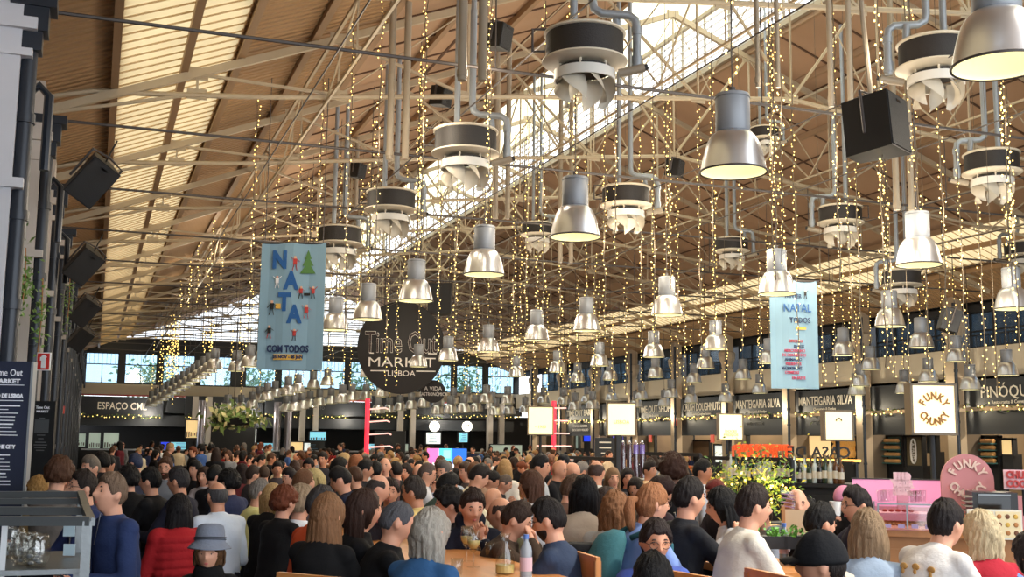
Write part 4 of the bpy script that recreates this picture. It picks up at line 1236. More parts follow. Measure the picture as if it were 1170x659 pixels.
# ------------------------------------------------------------------ trusses
def make_truss(first=False):
    t = empty('roof_truss')
    lc = lambda X: 7.0 + .11 * min(X, 24 - X)
    a, b = -1.1, 25.2
    q = MB(); q.bar((a, 0, zroof(a) - .22), (12, 0, zroof(12) - .22), .09, .12); q.bar((12, 0, zroof(12) - .22), (b, 0, zroof(b) - .22), .09, .12); q.build('top_chord', BEI, t)
    q = MB(); pts = [(a, 0, 6.80), (-.3, 0, 7.0), (.6, 0, 7.06), (2.2, 0, 7.2), (6, 0, lc(6)), (12, 0, lc(12)), (18, 0, lc(18)), (23.8, 0, 7.05), (b, 0, 6.9)]
    q.tube(pts, .042, 6); q.build('bottom_chord', BEI, t)
    MB().cyl((a, .12, 6.53), (b, .12, 6.53), .022, n=6).build('tie_rod', DKROD, t)
    xs = [1.2, 3.4, 5.6, 7.8, 10.0, 12, 14.0, 16.2, 18.4, 20.6, 22.8]
    top = lambda x: V((x, 0, zroof(x) - .25)); bot = lambda x: V((x, 0, lc(x) if 0 < x < 24 else 6.9))
    for x in xs:
        MB().bar(bot(x), top(x), .035).build('upright', BEI, t)
    q = [a] + xs + [b]
    for u, v in zip(q, q[1:]):
        if u < 12: MB().bar(top(u + .05), bot(v), .045).build('diagonal', BEI, t)
        else: MB().bar(bot(u), top(v - .05), .045).build('diagonal', BEI, t)
        if 3 < u < 19: MB().cyl(top(v) if u < 12 else bot(v), bot(u) if u < 12 else top(u), .014, n=5).build('cross_tie', BEI, t)
    for x in xs:
        q = MB(); q.box(bot(x), (.30, .02, .17)); q.build('gusset', BEI, t)
        MB().box(top(x) + V((0, 0, .03)), (.32, .02, .2)).build('gusset', BEI, t)
    for x in (4.5, 8.4, 15.6, 19.5):
        MB().cyl((x, .06, 6.53), bot(x) + V((0, .06, 0)), .01, n=5).build('hanger', DKROD, t)
    return t
ytr = [12.94 + 4.63 * k for k in range(-2, 12)]
tr = make_truss()
for i, y in enumerate(ytr):
    o = tr if i == 0 else copy_tree(tr)
    o.location = (0, y, 0)
    o['category'] = 'truss'; o['group'] = 'roof trusses spanning the hall'
    o['label'] = 'nearest beige lattice roof truss spanning the hall' if i == 1 else ('beige lattice roof truss passing right over the camera' if i == 0 else 'beige lattice steel roof truss spanning the hall, beyond the nearest one')
# longitudinal bracing between the trusses
for x in (3.2, 9.2, 15.6, 20.8):
    t = empty('lattice_girder', (x, 0, 0)); t['category'] = 'girder'; t['group'] = 'lattice girders running down the hall'
    zt = zroof(x) - .35; zb = 7.1 + .125 * min(x, 24 - x)
    if x in (3.2, 20.8): zb = zt - .9
    MB().bar((0, 3, zt), (0, YW, zt), .05).build('top_chord', BEI, t)
    MB().bar((0, 3, zb), (0, YW, zb), .04).build('bottom_chord', BEI, t)
    for i in range(len(ytr) - 1):
        y0, y1 = ytr[i], ytr[i + 1]; ym = (y0 + y1) / 2
        q = MB()
        q.bar((0, y0, zb), (0, ym, zt), .028); q.bar((0, ym, zt), (0, y1, zb), .028); q.bar((0, ym, zt), (0, ym, zb), .025)
        q.build('bracing', BEI, t)
    ITEMS.append((t, 'lattice girder running down the hall', x))
# thin cables down the hall
for x, z in ((2.5, 6.5), (4.8, 6.6), (7.0, 6.6), (9.6, 6.6), (12.2, 6.6), (15.2, 6.6), (18.5, 6.6), (21.5, 6.6)):
    o = MB().cyl((x, 4, z), (x, YW, z), .012, n=5).build('cable', DKROD)
    o['category'] = 'cable'; ITEMS.append((o, 'thin dark cable strung down the hall', x))
# vertical twin ducts
def ducts(px, ytop, ybot, d, r=.07):
    p = P(px, ybot, d); zt = zroof(p.x) - .1
    q = MB(); s = V((cos(TH), -sin(TH), 0)) * .24
    q.cyl((p.x, p.y, p.z), (p.x, p.y, zt), r, n=12); q.cyl((p.x + s.x, p.y + s.y, p.z), (p.x + s.x, p.y + s.y, zt), r, n=12)
    for z in (p.z + .05, (p.z + zt) / 2): q.cyl((p.x, p.y, z), (p.x, p.y, z + .08), r * 1.2, n=12)
    o = q.build('twin_duct', BEI2, None, 'auto'); o['category'] = 'pipe'
    ITEMS.append((o, 'pair of vertical beige pipes hanging from the roof', px))
for a in ((445, 40, 182, 17.0, .055), (528, 0, 92, 13.0, .055), (566, 90, 250, 22, .05), (866, 0, 100, 13, .03), (950, 0, 122, 13.5, .035), (1025, 60, 240, 18, .05), (395, 100, 240, 27, .05), (640, 120, 300, 25, .05)):
    ducts(*a)
# ------------------------------------------------------------------ ceiling fan heaters
DRUM = mat('black_mesh_drum', (36, 32, 31), .6, bump=.5, bscale=60)
def make_fan():
    """unit fan: drum diameter 1, centred on the drum"""
    t = empty('air_diffuser'); n = 40
    MB().lathe([(.46, -.17), (.49, -.16), (.49, .16), (.46, .17)], n=n, closed=True).build('drum', DRUM, t, 'auto')
    MB().lathe([(0, .20), (.50, .20), (.52, .185), (.52, .165), (.50, .155), (0, .155)], n=n).build('top_plate', CREAM, t, 'auto')
    MB().lathe([(0, -.15), (.48, -.155), (.54, -.175), (.54, -.195), (.46, -.22), (.33, -.235), (0, -.235)], n=n).build('lower_plate', CREAM, t, 'auto')
    q = MB()
    for k in range(6):
        a = k * pi / 3 + .3; q.cyl((.33 * cos(a), .33 * sin(a), -.33), (.33 * cos(a), .33 * sin(a), -.2), .018, n=6)
    q.build('spacer', CREAM, t)
    MB().lathe([(0, -.27), (.34, -.27), (.34, -.31), (0, -.31)], n=n).build('hub_plate', DRUM, t, 'auto')
    MB().lathe([(.36, -.31), (.385, -.31), (.39, -.44), (.365, -.44)], n=n, closed=True).build('ring', mat('white_enamel', (216, 214, 208), .4), t, 'auto')
    for k in range(6):
        a = k * pi / 3; vs = []; N = 7; J = 5
        for j in range(N + 1):
            u = j / N
            for i in range(J):
                w = i / (J - 1) - .5
                ang = a + w * .92 * (1 - u ** 1.6) + .55 * u
                r = .355 - .06 * u + .05 * sin(u * pi) - .16 * (w + .5) * (1 - .4 * u)
                vs.append((r * cos(ang), r * sin(ang), -.40 - .34 * u))
        fs = [(j * J + i, j * J + i + 1, (j + 1) * J + i + 1, (j + 1) * J + i) for j in range(N) for i in range(J - 1)]
        vs2 = [(x * 1.03, y * 1.03, z - .008) for x, y, z in vs]; o_ = len(vs)
        q = MB(); q.add(vs + vs2, fs + [tuple(i + o_ for i in f[::-1]) for f in fs]); q.build('vane', mat('vane_enamel', (204, 196, 180), .45), t, True)
    # pipework
    q = MB(); q.tube([(.10, .0, 2.2), (.10, 0, .62), (.12, 0, .52), (.22, 0, .46), (.56, 0, .44), (.64, 0, .38), (.66, 0, .26), (.66, 0, -.28)], .055, 12)
    q.cyl((.66, 0, .18), (.66, 0, .28), .068, n=12); q.cyl((.66, 0, -.24), (.66, 0, -.1), .068, n=12)
    q.tube([(-.14, 0, 2.2), (-.14, 0, .2)], .05, 12); q.tube([(.40, .05, .44), (.42, .05, .19)], .05, 10)
    q.build('pipework', GREYP, t, 'auto')
    q = MB(); q.tube([(.42, -.1, -.36), (.62, -.12, -.32), (.74, -.13, -.29)], .055, 12); q.mi(1); q.cyl((.72, -.13, -.295), (.78, -.13, -.28), .04, n=10)
    q.build('nozzle', [BEI2, DRUM], t, 'auto')
    q = MB(); q.tube([(-.5, 0, -.05), (-.66, 0, -.05), (-.66, 0, .24), (-.45, 0, .24)], .018, 6)
    q.build('bracket', DKROD, t)
    return t
FANS = [(668, 55, 94, .9), (532, 163, 74, .9), (447, 230, 57, .9), (388, 270, 51, .9), (715, 225, 56, .9), (614, 262, 36, .75), (873, 153, 34, .6), (960, 246, 50, .9), (1068, 64, 84, .9), (1133, 187, 62, .9), (836, 280, 38, .85), (1030, 318, 44, .9), (1168, 285, 40, .9), (798, 405, 24, .8), (570, 258, 30, .8)]
fan0 = make_fan(); FO = []
for i, (px, py, w, D) in enumerate(FANS[:13]):
    o = fan0 if i == 0 else copy_tree(fan0)
    p = P(px, py, F * D / w); o.location = p; o.scale = (D, D, D)
    a = -TH + (0 if px < 900 or px > 1000 else .0)
    o.rotation_euler = (0, 0, -TH + (pi if px > 900 else 0))
    o['category'] = 'air diffuser'; o['group'] = 'round air diffusers hanging from the trusses'
    FO.append((o, ('large' if w > 70 else 'mid-sized' if w > 48 else 'small distant') + ' black and cream round air diffuser with vanes', px))
uniq(FO)
for o, _, _ in FO:
    q = MB(); p = o.location; D = o.scale.x; zz = (zroof(max(0, min(24, p.x))) - p.z - .15) / D
    for xx in (.10, -.14): q.cyl((xx, 0, 2.15), (xx, 0, zz), .045, n=8)
    q.build('riser', GREYP, o)
# ------------------------------------------------------------------ pendant lamps
ALU = mat('spun_aluminium', (222, 224, 228), .3, .9)
HOUS = mat('grey_lamp_housing', (148, 152, 158), .45, .25)
INNER = mat('lamp_inner_reflector', (250, 246, 214), .5, emit=(255, 244, 188), es=.42)
def make_lamp():
    t = empty('pendant_lamp'); n = 40   # origin at rim centre, diameter .6
    MB().lathe([(0, .735), (.13, .735), (.15, .73), (.157, .715), (.157, .385), (.15, .375), (0, .375)], n=n).build('housing', HOUS, t, 'auto')
    MB().lathe([(.158, .70), (.162, .70), (.162, .69), (.158, .69)], n=n, closed=True).build('band', mat('lamp_band', (120, 124, 130), .4, .4), t)
    MB().lathe([(.135, .385), (.14, .36), (.12, .355)], n=n, closed=True).build('neck', DRUM, t, 'auto')
    pr = [(.14, .378), (.165, .368), (.20, .335), (.230, .285), (.254, .215), (.273, .14), (.288, .065), (.297, .02), (.302, .0)]
    MB().lathe(pr, n=n).build('shade', ALU, t, True)
    MB().lathe([(.292, .0), (.306, -.006), (.31, .006), (.304, .014)], n=n, closed=True).build('rim', DKROD, t, 'auto')
    MB().lathe([(.296, .003), (.278, .07), (.252, .165), (.225, .24), (.19, .30), (.14, .345), (0, .35)], n=n).build('reflector', INNER, t, True)
    MB().sph((0, 0, .20), (.05, .05, .09), 12, 8).build('bulb', mat('lamp_bulb', (255, 250, 230), .4, emit=(255, 246, 212), es=3), t, True)
    MB().cyl((0, 0, .735), (0, 0, .80), .03, n=10).build('hook', DKROD, t)
    return t
LAMPS = [(1142, 76), (838, 197), (657, 271), (553, 314), (475, 344), (420, 365), (383, 377), (351, 391), (325, 403), (302, 412), (1050, 303), (888, 336), (762, 360), (670, 378), (613, 389), (558, 402), (512, 412), (478, 419), (444, 426), (420, 430), (1157, 353), (1017, 373), (1053, 397), (897, 388), (818, 399), (747, 408), (685, 418), (637, 425), (806, 421), (749, 431), (660, 436), (697, 434), (590, 430), (964, 406), (995, 422), (1093, 413), (1151, 429), (1061, 436), (1109, 445), (1034, 449), (915, 428), (918, 444), (879, 415), (983, 441), (979, 451), (793, 437), (790, 460), (849, 433), (868, 449), (829, 459), (767, 454), (759, 464), (733, 456), (727, 465), (699, 457), (671, 459), (677, 467), (657, 468), (644, 462), (621, 460), (600, 471), (582, 473), (329, 451), (340, 448), (358, 443), (374, 440), (365, 463), (378, 461), (391, 460), (402, 457), (418, 456), (436, 453), (327, 470), (336, 469), (345, 467), (354, 465), (314, 453), (305, 457), (296, 459), (432, 472), (445, 471), (457, 469), (470, 467), (484, 465), (501, 463), (500, 473), (518, 461), (515, 472), (530, 471), (544, 470), (534, 459), (556, 460), (562, 467), (566, 474), (580, 461), (270, 424), (285, 419), (260, 470), (275, 468), (288, 466), (1080, 470)]
DIAG = [(173 + i * 6.0, 464 - i * 3.25 - .012 * i * i * 2) for i in range(13)]
lamp0 = make_lamp(); LO = []; LPOS = []
rl = random.Random(5)
for i, (px, py) in enumerate(LAMPS + DIAG):
    v = 499.5 + .0115 * (px - 110) - py
    if i >= len(LAMPS): d = 56 - (i - len(LAMPS)) * 1.25
    else: d = min(F * 2.42 / v, 56 - rl.random() * 10)
    o = lamp0 if i == 0 else copy_tree(lamp0)
    p = P(px, py, d)
    if p.x > 24: p = PX(px, py, 24); d = (p - CAMP).dot(lvl)
    o.location = p; o.rotation_euler = (0, 0, rl.uniform(-3, 3)); LPOS.append((p, px, py, d, i))
    o['category'] = 'pendant lamp'; o['group'] = 'aluminium dome pendant lamps'
    row = 'close by' if d < 11 else 'nearby' if d < 17 else 'mid-hall' if d < 30 else 'far off'
    if i >= len(LAMPS): row = 'in far-left diagonal row'
    LO.append((o, 'aluminium dome pendant lamp ' + row, px))
uniq(LO)
for o, _, _ in LO:
    p = o.location; MB().cyl((0, 0, .79), (0, 0, zroof(max(0, min(24, p.x))) - p.z - .1), .008, n=4).build('cord', DKROD, o)
# ------------------------------------------------------------------ fairy light strings
WIRE = mat('fairy_wire', (96, 84, 66), .6)
BULB = mat('fairy_bulb', (255, 226, 150))
def fairy(p, zt, px, near_=False, seed=0, dens=None, label=None, r=None, sp=None):
    rr = random.Random(seed); p = V(p); d = (p - CAMP).length
    r = r or max(.010, min(.017, .0085 + d * .0002)); sp = sp or (.062 if d < 16 else .085 if d < 30 else .13)
    w = MB(); pts = []; z = p.z; n = max(2, int((zt - z) / .35))
    for k in range(n + 1):
        zz = z + (zt - z) * k / n; pts.append((rr.uniform(-.02, .02), rr.uniform(-.02, .02), zz - p.z))
    w.tube(pts, .005 if d < 14 else .008, 4)
    w.cyl((0, 0, zt - p.z), (0, 0, zroof(max(0, min(24, p.x))) - p.z - .05), .004, n=4)
    if near_:
        t = empty('fairy_light_string', p); w.build('wire', WIRE, t)
    else:
        t = None; w.mi(1)
    z = 0; k = 0
    while z < zt - p.z:
        a = rr.uniform(0, 2 * pi); q = .02 + .035 * rr.random()
        c = (q * cos(a), q * sin(a), z)
        if near_:
            if k == 0 and not hasattr(fairy, 'b'):
                fairy.b = MB().sph((0, 0, 0), (.0115, .0115, .016), 6, 4).mesh('bulb', BULB, True)
            b = ob('bulb', fairy.b, t); b.location = c
        else:
            w.add([(c[0] + r, c[1], c[2]), (c[0], c[1] + r, c[2]), (c[0] - r, c[1], c[2]), (c[0], c[1] - r, c[2]), (c[0], c[1], c[2] + r * 1.3), (c[0], c[1], c[2] - r * 1.3)], [(0, 1, 4), (1, 2, 4), (2, 3, 4), (3, 0, 4), (1, 0, 5), (2, 1, 5), (3, 2, 5), (0, 3, 5)])
        z += sp * rr.uniform(.6, 1.4); k += 1
    if not near_:
        t = w.build('fairy_light_string', [WIRE, BULB])
        t.location = p
    t['category'] = 'string lights'; t['group'] = 'strings of warm fairy lights hanging from the roof'
    SO.append((t, label or ('warm fairy light string hanging ' + ('nearby' if d < 17 else 'mid-hall' if d < 32 else 'far off')), px))
    return t
fairy.__dict__.clear()
SO = []; sd = 0
for p, px, py, d, i in LPOS:
    sd += 1
    if d > 36 and sd % 2: continue
    if i >= len(LAMPS): continue
    zt = min(zroof(max(0, min(24, p.x))) - .35, 9.5 if d < 20 else 8.4 if d < 35 else 7.0)
    t = fairy((p.x, p.y, p.z + .78), zt, px, d < 11.5, sd, label='fairy light string on a lamp cord ' + ('close by' if d < 11 else 'nearby' if d < 17 else 'mid-hall' if d < 30 else 'far off'))
    if d < 20 and i not in (0,):
        q = V((rl.uniform(-.1, .1), rl.uniform(-.1, .1), 0)); sd += 1
        fairy((p.x + q.x, p.y + q.y, p.z + .95 + rl.random()), zt, px, False, sd, label='second fairy light string beside a lamp cord ' + ('nearby' if d < 17 else 'mid-hall'))
# free hanging strings: x, y top, y bottom, distance
FREE = [(283, 44, 395, 20), (336, 95, 400, 24), (362, 45, 330, 20), (393, 0, 380, 17), (429, 0, 300, 16), (481, 0, 290, 15), (313, 120, 300, 27), (296, 175, 400, 30), (558, 0, 250, 13.5), (520, 90, 380, 22), (620, 0, 360, 16), (748, 100, 400, 19), (766, 95, 330, 21), (817, 70, 380, 17), (1010, 0, 250, 12), (1013, 170, 420, 15), (960, 0, 330, 15), (895, 0, 300, 13), (885, 20, 320, 14), (912, 95, 420, 19), (1084, 85, 400, 14.5), (1157, 85, 330, 12), (1165, 120, 400, 16), (985, 170, 410, 18), (975, 180, 440, 20), (1104, 170, 420, 18), (801, 120, 420, 21), (849, 120, 400, 18), (775, 200, 430, 24), (733, 140, 400, 21), (691, 110, 390, 20), (703, 60, 300, 18), (600, 120, 400, 24), (586, 150, 420, 27), (540, 150, 400, 26), (462, 160, 330, 24), (500, 210, 400, 27), (640, 210, 430, 27), (941, 300, 440, 21), (1062, 220, 430, 17), (1127, 230, 460, 19), (870, 300, 440, 23), (715, 300, 450, 30), (680, 290, 440, 30), (660, 320, 440, 33), (625, 330, 450, 36), (240, 240, 330, 32), (225, 262, 345, 36), (216, 280, 350, 40), (206, 290, 350, 44), (233, 270, 400, 40), (252, 235, 330, 34), (348, 200, 330, 30), (410, 190, 360, 28), (376, 300, 430, 34), (440, 300, 440, 33), (452, 320, 440, 38), (594, 250, 420, 33), (571, 320, 440, 37), (545, 340, 450, 40), (783, 330, 450, 32), (1040, 340, 440, 20), (1022, 300, 430, 18), (1140, 340, 450, 18), (955, 330, 440, 26), (830, 320, 450, 28), (400, 390, 440, 45), (380, 390, 435, 46), (337, 385, 440, 46), (425, 395, 450, 48), (610, 370, 455, 42), (650, 370, 450, 40), (700, 360, 450, 34)]
for (px, yt, yb, d) in FREE:
    sd += 1; p = P(px, yb, d); zt = min(P(px, yt, d).z, zroof(max(0, min(24, p.x))) - .2)
    if zt > p.z + .5: fairy(p, zt, px, d < 13, sd)
for k in range(30):                                   # dense curtain at far left
    px = rl.choice([rl.uniform(174, 214), rl.uniform(180, 206), rl.uniform(216, 300)]); d = rl.uniform(52, 62)
    sd += 1; p = P(px, rl.uniform(420, 462) if px < 214 else rl.uniform(396, 425), d)
    fairy(p, 7.75 + rl.uniform(-.3, .2), px, False, sd, label='fairy light string in the dense far-left curtain', r=.028, sp=.2)
uniq(SO)
# ------------------------------------------------------------------ banners
def banner(name, p0, p1, ztop, zbot, c, label):
    """sheet between two ground points, with rod"""
    t = empty(name, ((p0[0] + p1[0]) / 2, (p0[1] + p1[1]) / 2, zbot)); t['category'] = 'banner'; t['label'] = label
    return t
BLUE = mat('banner_blue', (136, 170, 190), .8); INK = mat('banner_ink_blue', (32, 92, 158), .6); NAVY = mat('banner_navy', (30, 50, 92), .6)
RED = mat('print_red', (190, 62, 60)); GREEN = mat('print_green', (84, 130, 70), .7); YEL = mat('print_yellow', (226, 180, 84), .7); SKN = mat('print_skin', (226, 178, 150), .7); BLK = mat('print_black', (24, 24, 24)); WHT = mat('print_white', (234, 236, 238), .7); PINKR = mat('print_rose', (190, 70, 100), .7)
def screen_board(px0, py0, px1, py1, d, mt, name='banner', thick=.02, turn=0):
    """flat board facing the camera side, returns empty whose local x,z span the board (units metres, origin centre)"""
    c = P((px0 + px1) / 2, (py0 + py1) / 2, d); sc = d / F
    w, h = (px1 - px0) * sc, (py1 - py0) * sc
    t = empty(name, c, -TH + turn)
    q = MB(); N = 8
    vs = []
    for s in (-1, 1):
        for i in range(N + 1):
            x = -w / 2 + w * i / N; y = s * thick / 2 + (.02 * sin(i * 1.3) if name == 'banner' else 0)
            vs += [(x, y, -h / 2), (x, y, h / 2)]
    fs = []
    for s in (0, 1):
        o_ = s * 2 * (N + 1)
        for i in range(N): f = (o_ + 2 * i, o_ + 2 * i + 2, o_ + 2 * i + 3, o_ + 2 * i + 1); fs.append(f if s == 0 else f[::-1])
    o_ = 2 * (N + 1)
    for i in range(N): fs += [(2 * i, 2 * i + o_, 2 * i + 2 + o_, 2 * i + 2), (2 * i + 1, 2 * i + 3, 2 * i + 3 + o_, 2 * i + 1 + o_)]
    fs += [(0, 1, 1 + o_, o_), (2 * N, 2 * N + o_, 2 * N + 1 + o_, 2 * N + 1)]
    q.add(vs, fs)
    return t, q.mesh('sheet', mt), w, h, sc
def bt(t, s, x, z, h, mt, y=-.035, **k):
    return text(s, (x, y, z), (1, 0, 0), (0, 0, 1), h, mt, t, **k)
def figure(q, x, z, s, c1, c2, pose=0):
    """a tiny flat printed person: body parts as thin plates"""
    q.mi(3).box((x, -.036, z + .34 * s), (.14 * s, .006, .15 * s)); q.mi(c1).box((x, -.036, z + .10 * s), (.22 * s, .006, .34 * s))
    q.mi(c2).bar((x - .05 * s, -.036, z - .05 * s), (x - .14 * s, -.036, z - .42 * s), .07 * s, .006).bar((x + .05 * s, -.036, z - .05 * s), (x + .12 * s, -.036, z - .42 * s), .07 * s, .006)
    q.mi(c1).bar((x - .1 * s, -.036, z + .22 * s), (x - .27 * s, -.036, z + (.38 if pose else -.02) * s), .06 * s, .006).bar((x + .1 * s, -.036, z + .22 * s), (x + .28 * s, -.036, z + (.1 if pose != 2 else .4) * s), .06 * s, .006)
t, me_, w, h, s = screen_board(296, 276, 371, 423, 19.0, BLUE, turn=-.02)
ob('sheet', me_, t)
t['category'] = 'banner'; t['label'] = 'pale blue hanging banner with big blue letters, a fir tree and small dancing figures'
for ch_, x, y in (('N', 318, 297), ('A', 332, 321), ('T', 325, 346), ('A', 337, 360)):
    bt(t, ch_, (x - 333.5) * s, (349.5 - y) * s, 20 * s, INK, bold=.02, xs=.8, name='blue_letter')
bt(t, 'COM TODOS', (331 - 333.5) * s, (349.5 - 399.5) * s, 8.0 * s, NAVY, bold=.006, xs=.72)
q = MB(); q.box((-2 * s, -.032, (349.5 - 408.5) * s), (33 * s, .01, 6.5 * s)); q.build('yellow_label', YEL, t)
bt(t, '25 NOV - 05 JAN', -2 * s, (349.5 - 408.5) * s, 3.4 * s, NAVY, y=-.04, bold=.004)
q = MB(); mm = [GREEN, RED, BLK, SKN, WHT, YEL]
for k, (a, b) in enumerate(((0, 7), (7, 15), (14, 24))):
    y0, y1 = 284 + a, 284 + b + 4
    q.mi(0).add([((351 - 333.5) * s, -.034 - k * .002, (349.5 - y0) * s), ((351 - 4 - k * 2.6 - 333.5) * s, -.034 - k * .002, (349.5 - y1) * s), ((351 + 4 + k * 2.6 - 333.5) * s, -.034 - k * .002, (349.5 - y1) * s)], [(0, 1, 2)])
for (x, y, sz, a, b, c) in ((336, 300, 20, 1, 1, 1), (316, 322, 17, 4, 4, 2), (344, 334, 17, 1, 2, 0), (358, 334, 17, 1, 2, 2), (311, 352, 20, 2, 2, 0), (351, 356, 19, 1, 1, 1), (309, 380, 18, 2, 1, 0), (338, 383, 16, 1, 2, 2)):
    figure(q, (x - 333.5) * s, (349.5 - y) * s, sz * s, a, b, c)
q.mi(2).box(((351 - 333.5) * s, -.036, (349.5 - 336) * s), (7 * s, .006, 3 * s)).mi(5).box(((318 - 333.5) * s, -.036, (349.5 - 350) * s), (6 * s, .006, 6 * s))
q.build('printed_figures', mm, t)
MB().cyl((-w / 2 - .05, 0, h / 2), (w / 2 + .05, 0, h / 2), .02, n=8).build('rod', DKROD, t)
for sx in (-1, 1): MB().cyl((sx * w * .45, 0, h / 2), (sx * w * .45, 0, zroof(t.location.x) - t.location.z - .3), .008, n=5).build('cord', DKROD, t)
t, me_, w, h, s = screen_board(879, 320, 935, 444, 19.5, BLUE, turn=.12)
ob('sheet', me_, t); t['category'] = 'banner'; t['label'] = 'pale blue hanging banner with a list of red and navy lines, right side of hall'
cx, cy = 907, 382
for tx, x, y, hh, mt_ in (('WINTER', 906, 338, 5, NAVY), ('NATAL', 911, 352, 9.5, INK), ('TODOS', 914, 366, 6.5, NAVY), ('OFICINAS', 908, 390, 3.4, RED), ('DJ SETS', 912, 396, 3.4, NAVY), ('MERCADINHO', 907, 401, 3.4, PINKR), ('DE CONCERTOS', 906, 406, 3.4, PINKR), ('ANIMAÇÃO', 905, 411, 3.4, NAVY), ('PRESENTES', 905, 416, 3.4, PINKR), ('WORKSHOPS', 903, 421, 3.6, NAVY), ('COMIDAS', 903, 426, 3.4, PINKR), ('EM BREVE', 911, 432, 3.4, PINKR)):
    bt(t, tx, (x - cx) * s, (cy - y) * s, hh * s, mt_, bold=.0012, xs=.8)
q = MB()
figure(q, (892 - cx) * s, (cy - 334) * s, 12 * s, 1, 2, 0); figure(q, (921 - cx) * s, (cy - 336) * s, 12 * s, 2, 2, 2)
q.mi(5).box((8 * s, -.036, (cy - 375) * s), (12 * s, .006, 3 * s)); q.build('printed_figures', mm, t)
MB().cyl((-w / 2 - .05, 0, h / 2), (w / 2 + .05, 0, h / 2), .02, n=8).build('rod', DKROD, t)
# round sign
c = P(458.5, 397, 40); s = 40 / F
t = empty('round_sign', c, -TH); t['category'] = 'sign'; t['label'] = 'large round black market sign with white outlined lettering'
q = MB(); n = 64; r = 50 * s
q.loft([((0, .08, 0), V((r, 0, 0)), V((0, 0, r * 1.06))), ((0, -.08, 0), V((r, 0, 0)), V((0, 0, r * 1.06)))], n); q.build('disc', mat('sign_disc_black', (26, 23, 24), .6), t)
WL = mat('sign_white', (224, 218, 210), .6, emit=(224, 214, 200), es=.12); BR = mat('sign_letter_fill', (52, 36, 34), .6)
for dz_, m_, e_, b_ in ((0, WL, .01, .022), (.0, BR, .03, .0)):
    o = text('Time Out', (0, -.10, 4.5 * s), (1, 0, 0), (0, 0, 1), 25 * s, m_, t, ext=e_, bold=b_ * .7, xs=.60, name='lettering')
text('MARKET', (1 * s, -.10, -17.5 * s), (1, 0, 0), (0, 0, 1), 11 * s, WL, t, xs=1.35)
text('LISBOA', (1 * s, -.10, -30 * s), (1, 0, 0), (0, 0, 1), 6.5 * s, WL, t, xs=1.1)
q = MB()
for x0, x1, z in ((-34, -14, -27), (18, 40, -27), (31, 41, -7), (-36, -31, -7)): q.box(((x0 + x1) / 2 * s, -.1, z * s), ((x1 - x0) * s, .02, 1.2 * s))
q.build('rule', WL, t)
for x in (-20, 20): MB().cyl((x * s, 0, 46 * s), (x * s, 0, zroof(c.x) - c.z - .3), .02, n=6).build('hanger', DKROD, t)
c = P(495, 447, 40.5); t = empty('side_sign', c, -TH); t['category'] = 'sign'; t['label'] = 'small black shield-shaped sign below right of the round market sign'
q = MB(); q.loft([((0, .06, 0), V((14 * s, 0, 0)), V((0, 0, 13 * s))), ((0, -.06, 0), V((14 * s, 0, 0)), V((0, 0, 13 * s)))], 28); q.build('plate', mat('sign_disc_black', (26, 23, 24)), t)
text('A VIDA', (0, -.08, 3 * s), (1, 0, 0), (0, 0, 1), 4.6 * s, WL, t); text('GASTRONÓMICA', (0, -.08, -3.5 * s), (1, 0, 0), (0, 0, 1), 4 * s, WL, t, xs=.75)
# ------------------------------------------------------------------ loudspeakers
SPK = mat('speaker_black', (24, 24, 26), .55); SPG = mat('speaker_grille', (34, 35, 38), .6, bump=.8, bscale=150)
def speaker(c, w, h, dd, rz, rx, ry, label, hang=.7):
    t = empty('loudspeaker', c); t['category'] = 'loudspeaker'; t['label'] = label
    t.rotation_euler = (rx, ry, rz)
    q = MB(); q.loft([((0, 0, -h / 2), V((w * .5, 0, 0)), V((0, dd * .5, 0))), ((0, 0, h / 2), V((w * .5, 0, 0)), V((0, dd * .5, 0)))], 4)
    q.v = []; q.f = []; q.m = []
    q.add([(-w / 2, -dd / 2, -h / 2), (w / 2, -dd / 2, -h / 2), (w * .32, dd / 2, -h / 2), (-w * .32, dd / 2, -h / 2), (-w / 2, -dd / 2, h / 2), (w / 2, -dd / 2, h / 2), (w * .32, dd / 2, h / 2), (-w * .32, dd / 2, h / 2)], [(3, 2, 1, 0), (4, 5, 6, 7), (0, 1, 5, 4), (1, 2, 6, 5), (2, 3, 7, 6), (3, 0, 4, 7)])
    q.build('cabinet', SPK, t)
    MB().bb((-w * .47, -dd / 2 - .012, -h * .47), (w * .47, -dd / 2, h * .47)).build('grille', SPG, t)
    MB().bb((-.05, -dd / 2 - .02, h * .36), (.05, -dd / 2 - .011, h * .40)).build('badge', mat('badge_dark', (10, 10, 11), .3), t)
    q = MB(); q.tube([(-w * .53, 0, -h * .2), (-w * .56, 0, h * .56), (0, 0, h * .62), (w * .56, 0, h * .56), (w * .53, 0, -h * .2)], .018, 6); q.build('yoke', DKROD, t)
    return t
for (px, py, d, lb) in ((103, 204, 15.0, 'nearest black loudspeaker tilted on the left wall'), (94, 301, 20, 'second black loudspeaker along the left wall'), (95, 354, 25.5, 'third black loudspeaker along the left wall'), (91, 386, 31, 'fourth and farthest black loudspeaker on the left wall')):
    o = speaker(P(px, py, d), .44, .62, .36, 0, 0, 0, lb)
    n_ = (-fwd * .80 + rt * .50 - V((0, 0, 1)) * .42).normalized(); u_ = V((0, 0, .78)) + rt * .62; u_ = (u_ - n_ * u_.dot(n_)).normalized()
    y_ = -n_; x_ = y_.cross(u_); o.rotation_euler = Matrix((x_, y_, u_)).transposed().to_euler()
    MB().tube([(0, 0, .31), (-.05, .1, .62)], .012, 5).build('cord', BLK, o)
o = speaker(P(999, 146, 12.0), .56, .62, .55, R(30), R(-4), 0, 'large black loudspeaker hung in mid-air at upper right'); MB().cyl((0, 0, .3), (0, 0, zroof(o.location.x) - o.location.z), .03, n=8).build('hanging_pole', BEI2, o)
